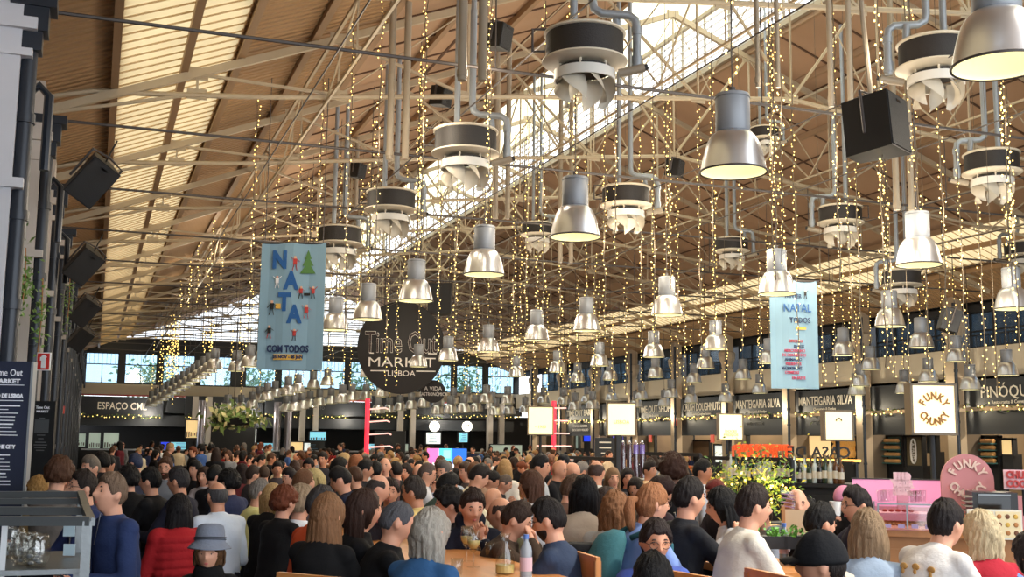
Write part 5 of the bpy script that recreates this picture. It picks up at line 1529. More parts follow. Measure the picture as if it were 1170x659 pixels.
speaker(P(505, 342, 33), .7, .9, .6, R(-30), 0, 0, 'black loudspeaker box above the round market sign')
speaker(P(1084, 366, 21), .36, .42, .3, R(70), R(18), 0, 'small black loudspeaker on a pillar of the right-hand wall')
for (px, py, d) in ((568, 42, 15), (503, 110, 19), (770, 192, 22), (408, 195, 26), (620, 40, 30)):
    o = speaker(P(px, py, d), .3, .34, .3, R(40), R(10), 0, ''); ITEMS.append((o, 'small dark spotlight box on a truss', px)); o['category'] = 'spotlight'
# ------------------------------------------------------------------ light boxes on poles
LB = mat('lightbox_face', (255, 240, 200), .5, emit=(255, 228, 170), es=.9)
LBI = mat('lightbox_print', (168, 118, 52), .6); LBG = mat('lightbox_grey_print', (190, 170, 130), .6)
def lightbox(px, py, w, h, d, label, pole=True, turn=0):
    t = empty('light_box', P(px, py, d), -TH + turn); s = d / F; t['category'] = 'light box'; t['label'] = label
    W, Hh = w * s, h * s
    MB().box((0, 0, 0), (W, .16, Hh)).build('lit_panel', LB, t)
    q = MB(); 
    for sx in (-1, 1): q.box((sx * (W / 2 + .012), 0, 0), (.024, .18, Hh + .05))
    for sz in (-1, 1): q.box((0, 0, sz * (Hh / 2 + .012)), (W + .05, .18, .024))
    q.build('frame', mat('light_box_frame', (120, 104, 80), .5), t)
    if pole: MB().cyl((0, 0, -Hh / 2), (0, 0, -t.location.z + .01), .03, n=8).build('pole', DARK, t)
    return t, s
t, s = lightbox(617.5, 480.5, 27, 30, 24, 'small square glowing light box just left of the red lamp post')
text('• 1950', (0, -.09, -7 * s), (1, 0, 0), (0, 0, 1), 3.5 * s, LBG, t)
t, s = lightbox(709.5, 479, 30, 35, 20, 'tall glowing light box in the centre right above the drink taps')
text('LISBOA', (0, -.09, -3 * s), (1, 0, 0), (0, 0, 1), 4 * s, LBG, t)
t, s = lightbox(834, 487.5, 25.5, 27.5, 20, 'glowing light box above the shuttered stall with faint gold writing')
text('DOCES', (0, -.09, -5 * s), (1, 0, 0), (0, 0, 1), 3 * s, LBG, t); text('FRESCOS', (0, -.09, -9 * s), (1, 0, 0), (0, 0, 1), 3 * s, LBG, t)
t, s = lightbox(956.5, 486, 30, 31, 15, 'glowing light box with a small dark arch emblem')
q = MB(); q.tube([(3 * s * cos(a), -.09, 3 * s * sin(a) + 5 * s) for a in [pi * k / 8 for k in range(9)]], .008, 6); q.build('arch_emblem', BLK, t)
t, s = lightbox(1063.5, 467.5, 48, 53, 12, 'large glowing light box with a ring of gold hand-drawn letters', turn=.05)
for wd, a0, st, up in (('FUNKY', 152, -31, 1), ('CHUNKY', 208, 25, -1)):
    for k, ch_ in enumerate(wd):
        a = R(a0 + st * k); r = 14.5 * s
        e = V((sin(a), 0, -cos(a))) if up > 0 else V((-sin(a), 0, cos(a)))
        n_ = V((cos(a), 0, sin(a))) * (1 if up > 0 else -1)
        text(ch_, (r * cos(a), -.09, r * sin(a)), e, n_, 8.5 * s, LBI, t, xs=.8, bold=.004)
# ------------------------------------------------------------------ red lamp posts with rungs
NEON = mat('red_neon', (230, 40, 60), .4, emit=(255, 50, 70), es=1.2); RUNG = mat('pale_rung', (255, 190, 180), .4, emit=(255, 200, 190), es=.9)
def redpost(px, ytop, ybot, d, side, label):
    b = P(px, ybot, d); tz = P(px, ytop, d).z; t = empty('neon_post', (b.x, b.y, 0), -TH); t['category'] = 'neon sign'; t['label'] = label
    MB().cyl((0, 0, 0), (0, 0, b.z), .07, n=8).build('pole', DARK, t)
    MB().cyl((0, 0, b.z), (0, 0, tz), .075, n=10).build('red_tube', NEON, t)
    z = b.z; k = 0
    while z < tz - .2:
        q = MB(); L = .55 + .35 * (1 - (z - b.z) / (tz - b.z))
        q.tube([(.08, -.05, z), (L, -.05, z + .05), (L + .1, -.05, z)] if side > 0 else [(-L * .7, -.05, z), (L * .7, -.05, z)], .024, 6); q.build('rung', RUNG, t)
        z += .42; k += 1
redpost(418, 455, 540, 38, 1, 'tall red neon post with pale rungs on its right side')
redpost(632.5, 458, 524, 38, 0, 'tall red neon post with pale crossbars beside a light box')
# ------------------------------------------------------------------ fittings of the far facade
def facade(px0, px1, py0, py1, Y, name, mt, cat, label, thick=.12, kids=None, front=-1):
    a = PY(px0, py0, Y); b = PY(px1, py1, Y)
    t = empty(name, ((a.x + b.x) / 2, Y, (a.z + b.z) / 2)); W, Hh = abs(b.x - a.x), abs(a.z - b.z)
    MB().box((0, 0, 0), (W, thick, Hh)).build('panel', mt, t)
    t['category'] = cat; t['label'] = label
    return t, W, Hh
YF = YW - .55
def ftext(t, s_, z, h, mt, x=0, th=.07, **k): return text(s_, (x, -th, z), (1, 0, 0), (0, 0, 1), h, mt, t, **k)
for px0, px1, tx, lb in ((92, 186, 'ESPAÇO CML', 'black fascia at far left lettered ESPAÇO CML'), (212, 300, 'MAR ABERTO', 'black fascia behind the hanging plants'), (303, 398, 'CAFÉ DE SÃO BENTO', 'black fascia behind the pale blue banner'), (425, 505, 'ASIAN LAB', 'black fascia below the round market sign'), (515, 596, 'ZERO ZERO', 'black fascia in the far right corner')):
    t, W, Hh = facade(px0, px1, 452, 476, YW - .62, 'stall_sign', DARKB, 'sign', lb)
    if px0 < 300: ftext(t, tx, 0, .42, LETT, bold=.004, xs=.8 if px0 < 100 else .7)
    else: ftext(t, tx, -.1, .2, mat('dim_letter', (110, 112, 114)), bold=.002, xs=.8)
    o = garland('garland', t.matrix_basis @ V((-W / 2, -.12, -Hh / 2)), t.matrix_basis @ V((W / 2, -.12, -Hh / 2)), 120, .1, int(px0))
    if True:
        o['category'] = 'garland'; o['group'] = 'garlands under the far fascias'; ITEMS.append((o, 'leafy lit garland below a far-wall fascia', px0))
SCR = mat('menu_screen', (120, 200, 220), .3, emit=(130, 205, 225), es=.75); SCW = mat('menu_screen_white', (220, 230, 230), .3, emit=(225, 232, 225), es=.8); SCY = mat('lit_shelf', (230, 200, 150), .5, emit=(240, 205, 140), es=.7); SCG = mat('pale_green_glass', (190, 205, 190), .3, emit=(185, 205, 190), es=.3)
PURP = mat('violet_lit_panel', (130, 110, 210), .4, emit=(120, 105, 230), es=.55); BLUES = mat('blue_screen', (30, 60, 230), .3, emit=(40, 70, 240), es=.9); WOODW = mat('warm_wood', (176, 120, 70), .5, var=.25, vscale=3, stretch=(1, 10, 1)); WOODT = mat('table_top_wood', (206, 138, 78), .35, var=.2, vscale=2, stretch=(8, 1, 1))
OBJS = [(81, 97, 495, 510, SCG, 'window', 'small pale window beside the black gutters at far left'), (102, 114, 494, 512, SCG, 'window', 'second small pale window at far left'), (119, 135, 494, 512, SCG, 'window', 'third small pale window at far left'),
 (184, 193, 505, 513, BLUES, 'screen', 'small blue screen behind the crowd at left'), (195, 220, 505, 518, SCR, 'screen', 'wide cyan menu screen behind the crowd at left'), (222, 232, 506, 518, SCW, 'screen', 'pale menu screen just right of the cyan one'),
 (213, 226, 480, 500, SCY, 'window', 'tall warm-lit opening between pillars at left'), (280, 292, 490, 512, SCW, 'window', 'bright kitchen opening right of the candles'),
 (284, 312, 506, 519, SCR, 'screen', 'cyan menu screen left of centre'), (332, 346, 505, 520, SCY, 'shelf', 'amber-lit shelf behind the crowd'), (347, 364, 506, 519, SCW, 'screen', 'white menu screen beside the amber shelf'), (354, 372, 493, 503, SCR, 'window', 'teal-lit kitchen opening left of the red post'),
 (420, 440, 507, 517, SCR, 'screen', 'blue menu screen right of the red post'), (457, 466, 507, 518, SCG, 'window', 'pale green panel left of the large screen'), (487, 503, 494, 507, SCW, 'screen', 'white notice under the left round lamp'), (524, 534, 494, 505, SCR, 'screen', 'blue notice under the right round lamp'),
 (560, 596, 508, 520, SCG, 'window', 'glass display window in the far right corner')]
for i, (x0, x1, y0, y1, m_, cat, lb) in enumerate(OBJS):
    t, W, Hh = facade(x0, x1, y0, y1, YW - 1.1, {'window': 'lit_window', 'screen': 'menu_screen', 'shelf': 'lit_shelf'}[cat], m_, cat, lb, .08)
    q = MB()
    for sx in (-1, 1): q.box((sx * (W / 2 + .03), 0, 0), (.06, .14, Hh + .12))
    for sz in (-1, 1): q.box((0, 0, sz * (Hh / 2 + .03)), (W + .12, .14, .06))
    q.build('frame', DARK, t)
    if cat == 'screen':
        q = MB(); rr = random.Random(i)
        for k in range(5): q.box((rr.uniform(-.1, .1) * W, -.05, (.36 - k * .17) * Hh), (W * rr.uniform(.4, .75), .01, Hh * .045))
        q.build('text_line', mat('screen_line', (70, 110, 140), .4), t)
        MB().cyl((0, 0.0, -Hh / 2), (0, 0, -t.location.z + .01), .05, n=8).build('stand', DARK, t)
    else:
        q = MB(); rr = random.Random(i)
        for k in range(6): q.box(((-.4 + .16 * k) * W, -.06, -Hh * .3), (W * .08, .05, Hh * rr.uniform(.15, .35)))
        q.build('shelf_goods', mat('shelf_goods', (92, 80, 66), .6, var=.5, vscale=6), t)
        MB().box((0, 0, -Hh / 2 - (t.location.z - Hh / 2) / 2), (W * .9, .1, t.location.z - Hh / 2)).build('counter_front', DARK, t)
# long low counters and a dark post line in front of the far wall
t = empty('service_counter', (12.5, YW - 2.0, 0)); t['category'] = 'counter'; t['label'] = 'long dark service counter along the far wall behind the crowd'
MB().bb((-13, -.3, 0), (13, .3, 1.15)).build('front', DARK, t); MB().bb((-13.1, -.4, 1.15), (13.1, .4, 1.22)).build('worktop', mat('worktop_steel', (150, 150, 150), .3, .6), t)
# round white lamps
RW = mat('round_lamp', (255, 252, 240), .4, emit=(255, 250, 235), es=1.5)
for px, lb in ((496, 'left of the pair of round white wall signs'), (533.5, 'right of the pair of round white wall signs')):
    c = PY(px, 487, YW - .8); t = empty('round_wall_sign', c); t['category'] = 'sign'; t['label'] = lb
    q = MB(); q.cyl((0, 0, 0), (0, -.12, 0), .33, n=28); q.build('lit_disc', RW, t)
    q = MB(); q.tube([(.12 * cos(a), -.13, .12 * sin(a)) for a in [pi * k / 8 for k in range(9)]], .03, 6); q.build('emblem', BLK, t); MB().cyl((0, 0, 0), (0, .3, 0), .06).build('bracket', DARK, t)
# large colourful screen
t = empty('large_screen', P(510.5, 525.5, 30), -TH); s = 30 / F; t['category'] = 'screen'; t['label'] = 'large television with pink, cyan and deep blue picture'
MB().box((0, .04, 0), (46 * s, .06, 27 * s)).build('casing', BLK, t)
cols = [((250, 120, 190), -22.5, -8, -13, 13), ((90, 220, 245), -9, 6, -13, 13), ((40, 110, 220), 6, 22.5, -13, 13), ((240, 248, 255), -16, -2, -13, -3), ((240, 248, 255), 3, 15, -10, -4), ((150, 240, 250), -4, 4, 2, 11)]
for k, (c_, x0, x1, z0, z1) in enumerate(cols):
    MB().bb((x0 * s, .0 - k * .003, z0 * s), (x1 * s, .008 - k * .003, z1 * s)).build('picture', mat('tv_%d' % k, c_, .3, emit=c_, es=.9), t)
MB().cyl((0, .05, -13 * s), (0, .05, -t.location.z + .01), .06, n=8).build('stand', DARK, t)
# silver ducts near centre left
for px, h in ((229, 'left'), (316, 'mid'), (328, 'right')):
    b = PY(px, 505, YW - 1.6); q = MB(); q.cyl((b.x, b.y, 1.2), (b.x, b.y, 4.1), .22, n=14)
    o = q.build('vent_pipe', mat('brushed_steel', (160, 156, 164), .3, .8), None, 'auto'); o['category'] = 'pipe'; ITEMS.append((o, 'fat silver vent pipe near the far wall', px))
# candles
t = empty('candle_rack', PY(248, 521, YW - 10), 0); t['category'] = 'candles'; t['label'] = 'rack of tall red candles with glowing bases at left'
rr = random.Random(3); CAN = mat('red_candle', (190, 60, 50), .5, emit=(255, 90, 60), es=.3); CW = mat('candle_glow', (255, 220, 150), .5, emit=(255, 215, 140), es=2)
for k in range(14):
    x = -.5 + k * .08; hh = .35 + .55 * sin(k / 14 * pi) * rr.random() + k * .02
    MB().cyl((x, 0, 0), (x, 0, hh), .02, n=6).build('candle', CAN, t)
MB().box((0, 0, -.05), (1.2, .1, .1)).build('glowing_base', CW, t); MB().bb((-.6, -.15, -t.location.z + .01), (.6, .15, -.1)).build('stand', DARK, t)
# hanging plants
LEAF = mat('plant_leaf', (98, 122, 58), .6, var=.5, vscale=8); LEAFY = mat('yellow_lit_leaf', (206, 196, 60), .6, var=.35, vscale=9)
def foliage(c, r, n, seed, mts, ls=.12, name='hanging_plant', bulbs=0):
    m_ = MB(); rr = random.Random(seed)
    for i in range(n):
        u = V((rr.gauss(0, .5), rr.gauss(0, .5), rr.gauss(0, .5)))
        p = V((u.x * r[0], u.y * r[1], u.z * r[2])); d = V((rr.uniform(-1, 1), rr.uniform(-1, 1), rr.uniform(-1, 1))).normalized() * ls * rr.uniform(.6, 1.5)
        w = d.orthogonal().normalized() * ls * .3; lift = V((0, 0, ls * .15))
        m_.mi(rr.randrange(len(mts) - (1 if bulbs else 0))); m_.add([p, p + d * .5 + w, p + d - lift, p + d * .5 - w], [(0, 1, 2, 3)])
    for i in range(bulbs):
        m_.mi(len(mts) - 1); m_.sph((rr.gauss(0, .4) * r[0], rr.gauss(0, .4) * r[1], rr.gauss(0, .4) * r[2]), .013, 6, 4)
    return m_
c = P(267, 477, 40); t = empty('hanging_plant', c); t['category'] = 'plant'; t['label'] = 'big hanging basket of leafy green and cream plants above the crowd at left'
foliage(c, (1.0, .7, .35), 260, 2, [LEAF, mat('cream_leaf', (214, 206, 150), .6), LEAF], .3).build('leaves', [LEAF, mat('cream_leaf', (214, 206, 150)), LEAF], t)
MB().lathe([(0, -.3), (.5, -.25), (.7, 0), (.65, 0), (.45, -.2), (0, -.24)], n=20).build('basket', DARK, t); MB().cyl((0, 0, 0), (0, 0, 3.5), .02, n=5).build('cord', DKROD, t)
# dark freestanding screens/pillars
for i, (px, y0, d, w, lb) in enumerate(((267, 484, 52, 1.0, 'tall plain black column under the hanging plant'), (446, 492, 52, .7, 'slim black freestanding panel right of the red post'), (691, 500, 30, .26, 'black menu totem with white lines left of the violet door'))):
    p = P(px, y0, d); t = empty(['black_column', 'freestanding_partition', 'menu_totem'][i], (p.x, p.y, 0), -TH); t['category'] = 'panel'; t['label'] = lb
    MB().bb((-w, -.1, 0), (w, .1, p.z)).build('board', DARK, t)
    q = MB()
    if i == 2:
        for k in range(6): q.box((0, -.11, p.z - .12 - k * .14), (w * (1.2 if k < 2 else .8), .01, .035))
    else: q.box((0, -.11, p.z - .03), (w * 1.9, .02, .03))
    q.build('printed_line', LETT if i == 2 else DARKB, t)
# stalls along the right wall: counters, lit backs
XB = XW + .6
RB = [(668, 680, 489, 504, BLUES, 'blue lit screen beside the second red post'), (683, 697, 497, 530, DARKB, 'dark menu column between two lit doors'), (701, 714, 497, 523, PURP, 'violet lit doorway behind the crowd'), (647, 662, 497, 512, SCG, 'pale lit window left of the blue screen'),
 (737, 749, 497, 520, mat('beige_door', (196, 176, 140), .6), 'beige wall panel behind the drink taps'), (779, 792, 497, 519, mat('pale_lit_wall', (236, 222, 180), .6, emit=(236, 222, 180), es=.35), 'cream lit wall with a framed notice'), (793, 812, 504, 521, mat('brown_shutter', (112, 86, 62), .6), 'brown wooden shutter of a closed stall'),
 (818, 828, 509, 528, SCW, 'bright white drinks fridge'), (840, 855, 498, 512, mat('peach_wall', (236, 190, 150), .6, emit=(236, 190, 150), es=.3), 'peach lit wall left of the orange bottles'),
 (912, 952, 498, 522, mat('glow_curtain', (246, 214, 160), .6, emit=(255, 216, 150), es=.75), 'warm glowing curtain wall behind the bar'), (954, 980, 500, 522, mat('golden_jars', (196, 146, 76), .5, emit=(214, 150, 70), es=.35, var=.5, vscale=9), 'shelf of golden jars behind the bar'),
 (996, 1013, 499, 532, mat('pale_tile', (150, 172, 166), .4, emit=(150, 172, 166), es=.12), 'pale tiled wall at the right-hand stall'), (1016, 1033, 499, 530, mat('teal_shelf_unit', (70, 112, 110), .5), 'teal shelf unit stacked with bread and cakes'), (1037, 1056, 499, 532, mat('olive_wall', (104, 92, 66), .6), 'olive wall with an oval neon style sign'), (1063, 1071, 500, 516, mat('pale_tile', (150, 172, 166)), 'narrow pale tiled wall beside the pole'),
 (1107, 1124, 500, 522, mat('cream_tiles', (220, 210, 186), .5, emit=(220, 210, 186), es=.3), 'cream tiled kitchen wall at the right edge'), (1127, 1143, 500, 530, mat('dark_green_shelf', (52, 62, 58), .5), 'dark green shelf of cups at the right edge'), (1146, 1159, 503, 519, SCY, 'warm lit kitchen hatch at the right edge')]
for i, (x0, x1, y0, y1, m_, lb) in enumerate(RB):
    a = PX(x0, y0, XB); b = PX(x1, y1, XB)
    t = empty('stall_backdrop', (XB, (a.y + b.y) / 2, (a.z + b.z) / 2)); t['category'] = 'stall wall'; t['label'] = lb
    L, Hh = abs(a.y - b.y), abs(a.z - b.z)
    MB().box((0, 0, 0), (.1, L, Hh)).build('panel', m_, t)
    q = MB(); 
    for sy in (-1, 1): q.box((-.02, sy * (L / 2 + .04), 0), (.16, .08, Hh + .1))
    q.box((-.02, 0, Hh / 2 + .04), (.16, L + .16, .08)); q.build('frame', DARK, t)
    MB().bb((-.05, -L / 2, -Hh / 2 - 1), (.3, L / 2, -Hh / 2)).build('lower_panel', DARK, t)
    if 'teal' in lb or 'green shelf' in lb:
        rr = random.Random(i)
        for k in range(4):
            q = MB(); q.mi(0).bb((-.35, -L / 2, -Hh / 2 + k * Hh / 4), (-.02, L / 2, -Hh / 2 + k * Hh / 4 + .04)); q.mi(1)
            for j in range(9): q.sph((-.2, -L / 2 + L * (j + .5) / 9, -Hh / 2 + k * Hh / 4 + .1), (.09, L / 22, .07), 8, 5)
            q.build('shelf', [mat('teal_shelf_unit', (70, 112, 110)), mat('baked_goods', (214, 160, 96), .6, var=.3, vscale=8)], t)
    if 'framed' in lb: MB().box((-.07, 0, 0), (.04, L * .35, Hh * .55)).build('framed_notice', DARKB, t)
    if 'oval' in lb:
        q = MB(); q.tube([(-.1, L * .16 * cos(a_), Hh * .42 * (abs(sin(a_)) ** .7) * (1 if sin(a_) > 0 else -1)) for a_ in [2 * pi * k / 24 for k in range(25)]], .03, 6); q.build('oval_sign', mat('sign_white', (224, 218, 210)), t)
        text('A FRED', (-.12, 0, 0), (0, 0, -1), (0, -1, 0), L * .16, WL, t)
    if 'jars' in lb:
        q = MB(); rr = random.Random(i)
        for k in range(40): q.sph((-.12, rr.uniform(-.45, .45) * L, rr.uniform(-.45, .45) * Hh), (.1, .12, .16), 8, 6)
        q.build('golden_garlands', mat('golden_jars', (196, 146, 76)), t); q.v and None
# lettered frieze of the bar
a = PX(648, 480, XW - .25); b = PX(680, 494, XW - .25)
t = empty('lettered_frieze', (XW - .25, (a.y + b.y) / 2, (a.z + b.z) / 2)); t['category'] = 'sign'; t['label'] = 'black frieze crowded with white drawn lettering under a stall sign'
L, Hh = abs(a.y - b.y), abs(a.z - b.z); MB().box((0, 0, 0), (.06, L, Hh)).build('board', BLK, t)
for k, tx in enumerate(('MÚSICA VINHO CERVEJA', 'PETISCOS E COCKTAILS', 'LISBOA BAR DO MERCADO')): text(tx, (-.05, 0, Hh * (.3 - k * .3)), (0, -1, 0), (0, 0, 1), Hh * .17, WL, t, xs=1.1)
# exit signs, fire sign
q = MB()
for px, py in ((743, 501), (814, 501), (771.5, 482)):
    c = PX(px, py, XW - .5); o = MB().box(c, (.05, .28, .34)).build('exit_sign', mat('dim_red_sign', (206, 96, 80), .5, emit=(220, 90, 70), es=.3)); o['category'] = 'sign'; ITEMS.append((o, 'small red safety sign above the stalls', px))
# ------------------------------------------------------------------ central bar with bottles
def rail(px0, px1, py, d0, d1, label, posts=4, ydrop=.9):
    a, b = P(px0, py, d0), P(px1, py, d1); t = empty('rail', (0, 0, 0)); t['category'] = 'rail'; t['label'] = label
    b.z = a.z
    MB().bar(a, b, .05).build('top_bar', DARK, t); a2, b2 = a - V((0, 0, .35)), b - V((0, 0, .35)); MB().bar(a2, b2, .035).build('lower_bar', DARK, t)
    for k in range(posts + 1):
        p = a.lerp(b, k / posts); MB().bar(p, (p.x, p.y, .0), .045).build('post', DARK, t)
rail(640, 706, 522, 19, 17, 'thin dark metal rail left of the drink taps', 2)
rail(736, 800, 518, 17, 16, 'dark metal frame above the drink counter', 2)
rail(815, 905, 523, 16, 15, 'dark metal frame above the lit foliage', 2)
# tall post
p = P(706, 560, 16); o = MB().bar((p.x, p.y, 0), (p.x, p.y, P(706, 497, 16).z), .07).build('steel_post', DARK); tag(o, 'slim dark post carrying the tall centre right light box', 'post')
# drink dispensers
t = None; TUB = glassmat('clear_acrylic', (230, 225, 235), .15)
DRK = [mat('berry_juice', (96, 62, 66), .3), mat('lilac_juice', (150, 130, 210), .3, emit=(140, 120, 210), es=.15)]
for k in range(4):
    c = P(712 + k * 7.3, 546, 14.5); t = empty('drink_dispenser', c, -TH); t['category'] = 'drink dispenser'
    MB().cyl((0, 0, 0), (0, 0, .30), .033, n=14).build('drink', DRK[0], t); MB().cyl((0, 0, .30), (0, 0, .42), .033, n=14).build('drink_top', DRK[1 if k > 1 else 0], t)
    MB().lathe([(.037, 0), (.037, .42), (.02, .45), (0, .46)], n=14).build('tube', TUB, t, True); MB().cyl((0, 0, .45), (0, 0, .48), .018, .006, n=10).build('lid', WHT, t)
    ITEMS.append((t, 'tall clear drink dispenser tube of dark juice', 712 + k * 7.3))
# counter under the dispensers
def counter(px0, px1, py, d0, d1, dep, mt, top, label, name='counter'):
    a, b = P(px0, py, d0), P(px1, py, d1); b.z = a.z
    t = empty(name, (a.x, a.y, 0), atan2(b.y - a.y, b.x - a.x)); L = ((b.x - a.x) ** 2 + (b.y - a.y) ** 2) ** .5
    t['category'] = 'counter'; t['label'] = label
    MB().bb((0, 0, 0), (L, dep, a.z - .05)).build('body', mt, t); MB().bb((-.04, -.05, a.z - .05), (L + .04, dep + .05, a.z)).build('worktop', top, t)
    q = MB()
    for k in range(int(L / .5)): q.bb((.1 + k * .5, -.012, .12), (.52 + k * .5, 0, a.z - .15))
    q.build('front_panels', mt, t)
    return t, a, b, L
STEEL = mat('worktop_steel', (150, 150, 150))
counter(704, 772, 547, 14.4, 14, .7, DARK, STEEL, 'dark bar counter with a pale worktop carrying the drink dispensers')
t, a, b, L = counter(838, 976, 549, 15.6, 14.6, .8, DARK, DARK, 'long black bar counter behind the row of bottles')
for k in range(46):
    c = a.lerp(b, .02 + .021 * k); 
    if k == 0:
        bot0 = {}
        for j, (cc, nm) in enumerate((((40, 60, 40), 'green'), ((90, 56, 30), 'amber'), ((190, 200, 196), 'clear'), ((30, 30, 34), 'black'))):
            e = empty('bottle'); MB().lathe([(0, 0), (.038, 0), (.04, .01), (.04, .19), (.03, .225), (.014, .25), (.013, .31), (0, .31)], n=12).build('glass_body', mat('bottle_' + nm, cc, .12, spec=.8), e, True)
            MB().lathe([(0, .335), (.016, .335), (.016, .30), (0, .30)], n=10).build('stopper', mat('bottle_cap', (150, 130, 90), .4, .5), e); MB().lathe([(.0405, .06), (.0405, .15)], n=12).build('label', mat('paper_label', (214, 206, 186), .7), e)
            bot0[j] = (e, nm)
    j = random.Random(k * 7).choice([0, 1, 2, 2, 3]); e, nm = bot0[j]
    o = e if 'category' not in e.keys() else copy_tree(e)
    if o is e: pass
    o['category'] = 'bottle'; o['group'] = 'liquor bottles on the black bar'
    for dy in (0,):
        o.location = (c.x, c.y + .12 + (k % 2) * .14, c.z)
    sc = random.Random(k).uniform(.85, 1.25); o.scale = (1, 1, sc)
    ITEMS.append((o, nm + ' glass liquor bottle on the black bar', pix(c)[0]))
for j, (e, nm) in bot0.items():
    if 'category' not in e.keys():
        for c_ in list(e.children): bpy.data.objects.remove(c_)
        bpy.data.objects.remove(e)
# orange glowing bottle shelf and hanging letters
c0, c1 = P(838, 525.5, 17), P(978, 525.5, 15.6)
t = empty('back_bar_shelf', (0, 0, 0)); t['category'] = 'shelf'; t['label'] = 'shelf with an amber light strip and orange cartons above the bottles'
c1.z = c0.z
MB().bar(c0, c1, .22, .04).build('board', DARK, t); MB().bar(c0 + V((0, -.1, .03)), c1 + V((0, -.1, .03)), .03, .03).build('light_strip', mat('amber_strip', (255, 190, 90), .4, emit=(255, 186, 84), es=2.6), t)
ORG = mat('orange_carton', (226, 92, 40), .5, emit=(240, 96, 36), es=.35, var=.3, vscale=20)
for k in range(26):
    c = c0.lerp(c1, .01 + k * .019); MB().box(c + V((0, 0, .13)), (.07, .07, .16 + .03 * (k % 3)), -TH).build('carton', ORG, t)
for k in range(4):
    c = c0.lerp(c1, (k + .1) / 3.4 if k < 3 else 1); MB().bar(c, (c.x, c.y, .0), .04).build('upright', DARK, t)
c = c0.lerp(c1, .67) + V((0, -.14, .13)); text('CASA DE', c, (-cos(TH), sin(TH), 0), (0, 0, 1), .16, BLK, None, name='mirrored_letters', bold=.004).name = 'bar_lettering'
o = bpy.data.objects['bar_lettering']; o['category'] = 'letters'; o['label'] = 'black cut-out letters seen in reverse along the amber-lit shelf'
o.data.transform(Matrix.Translation((0, 0, 0)))
# lit foliage
for (px, py, d, r, lb) in ((868, 556, 12.5, (.42, .35, .42), 'large clump of yellow-green foliage lit from within on the bar'), (827, 552, 13, (.2, .2, .2), 'small clump of green and white flowers left of the lit foliage')):
    c = P(px, py, d); t = empty('lit_foliage', c); t['category'] = 'plant'; t['label'] = lb
    ms = [LEAFY, mat('lime_leaf', (150, 170, 60), .6), mat('green_leaf', (84, 120, 50), .6), YGL]
    foliage(c, r, 900 if r[0] > .3 else 260, 4, ms, .05, bulbs=26 if r[0] > .3 else 5).build('leaves', ms, t)
    MB().bb((-r[0], -.15, -r[2] * 1.6), (r[0], .15, -r[2] * .9)).build('planter', DARK, t)
    if r[0] > .3:
        l = bpy.data.lights.new('foliage_light', 'POINT'); l.energy = 9; l.color = (1, .85, .3); l.shadow_soft_size = .1; lo = ob('foliage_light', l, t); lo.location = (0, -.35, .1)
# counter below foliage
counter(800, 905, 596, 12.0, 10.6, .5, WOODW, WOODT, 'wooden counter front below the lit foliage')
# ------------------------------------------------------------------ pink cookie kiosk
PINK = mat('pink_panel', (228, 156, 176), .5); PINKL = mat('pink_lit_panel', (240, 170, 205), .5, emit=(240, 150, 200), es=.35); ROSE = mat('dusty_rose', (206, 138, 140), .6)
t, a, b, L = counter(985, 1180, 604, 9.3, 9.0, .75, WOODW, WOODT, 'wooden kiosk counter with a glass display case on the right')
K0 = P(1070, 604, 9.15); ang = t.rotation_euler.z
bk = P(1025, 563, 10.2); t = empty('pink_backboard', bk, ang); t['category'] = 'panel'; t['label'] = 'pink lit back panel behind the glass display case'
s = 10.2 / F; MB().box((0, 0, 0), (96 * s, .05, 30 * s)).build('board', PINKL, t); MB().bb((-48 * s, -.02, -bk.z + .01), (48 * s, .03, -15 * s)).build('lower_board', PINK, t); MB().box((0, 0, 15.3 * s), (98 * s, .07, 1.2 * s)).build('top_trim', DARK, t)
# arch sign
bk = P(1106, 575, 9.6); t = empty('arch_sign', bk, ang); s = 9.6 / F; t['category'] = 'sign'; t['label'] = 'dusty pink arched kiosk sign with a ring of cream letters'
q = MB(); pts = [(-28 * s, -50 * s)] + [(-28 * s * cos(a_), 25 * s + 30 * s * sin(a_)) for a_ in [pi * k / 20 for k in range(21)]] + [(28 * s, 16 * s), (34 * s, 11 * s), (70 * s, 9 * s), (70 * s, -50 * s)]
n = len(pts); q.add([(x, -.03, z) for x, z in pts] + [(x, .03, z) for x, z in pts], [tuple(range(n)), tuple(range(2 * n - 1, n - 1, -1))] + [(i, i + n, (i + 1) % n + n, (i + 1) % n) for i in range(n)]); q.build('board', ROSE, t)
CRL = mat('cream_letters', (236, 206, 190), .6)
for wd, a0, st, up in (('FUNKY', 152, -31, 1), ('CHUNKY', 208, 25, -1)):
    for k, ch_ in enumerate(wd):
        a_ = R(a0 + st * k); r = 17 * s; e = V((sin(a_), 0, -cos(a_))) * up; n_ = V((cos(a_), 0, sin(a_))) * up
        text(ch_, (r * cos(a_), -.04, r * sin(a_) + 27 * s), e, n_, 9.5 * s, CRL, t, xs=.85, bold=.004)
MB().bb((-28 * s, -.02, -bk.z + .01), (60 * s, .02, -50 * s)).build('support', ROSE, t)
# pink word sign
bk = P(1170, 548, 9.2); t = empty('word_sign', bk, ang); s = 9.2 / F; t['category'] = 'sign'; t['label'] = 'pink and red cut-out word sign at the right edge'
MB().box((0, .02, 0), (42 * s, .02, 22 * s)).build('board', mat('pale_pink', (244, 200, 206), .5), t)
text('CHUNKY', (0, -.005, 5 * s), (1, 0, 0), (0, 0, 1), 8 * s, RED, t, xs=.8, bold=.004); text('COOKIES', (0, -.005, -5 * s), (1, 0, 0), (0, 0, 1), 8 * s, RED, t, xs=.8, bold=.004); MB().cyl((0, .03, -11 * s), (0, .03, -40 * s), .015).build('stand', DARK, t)
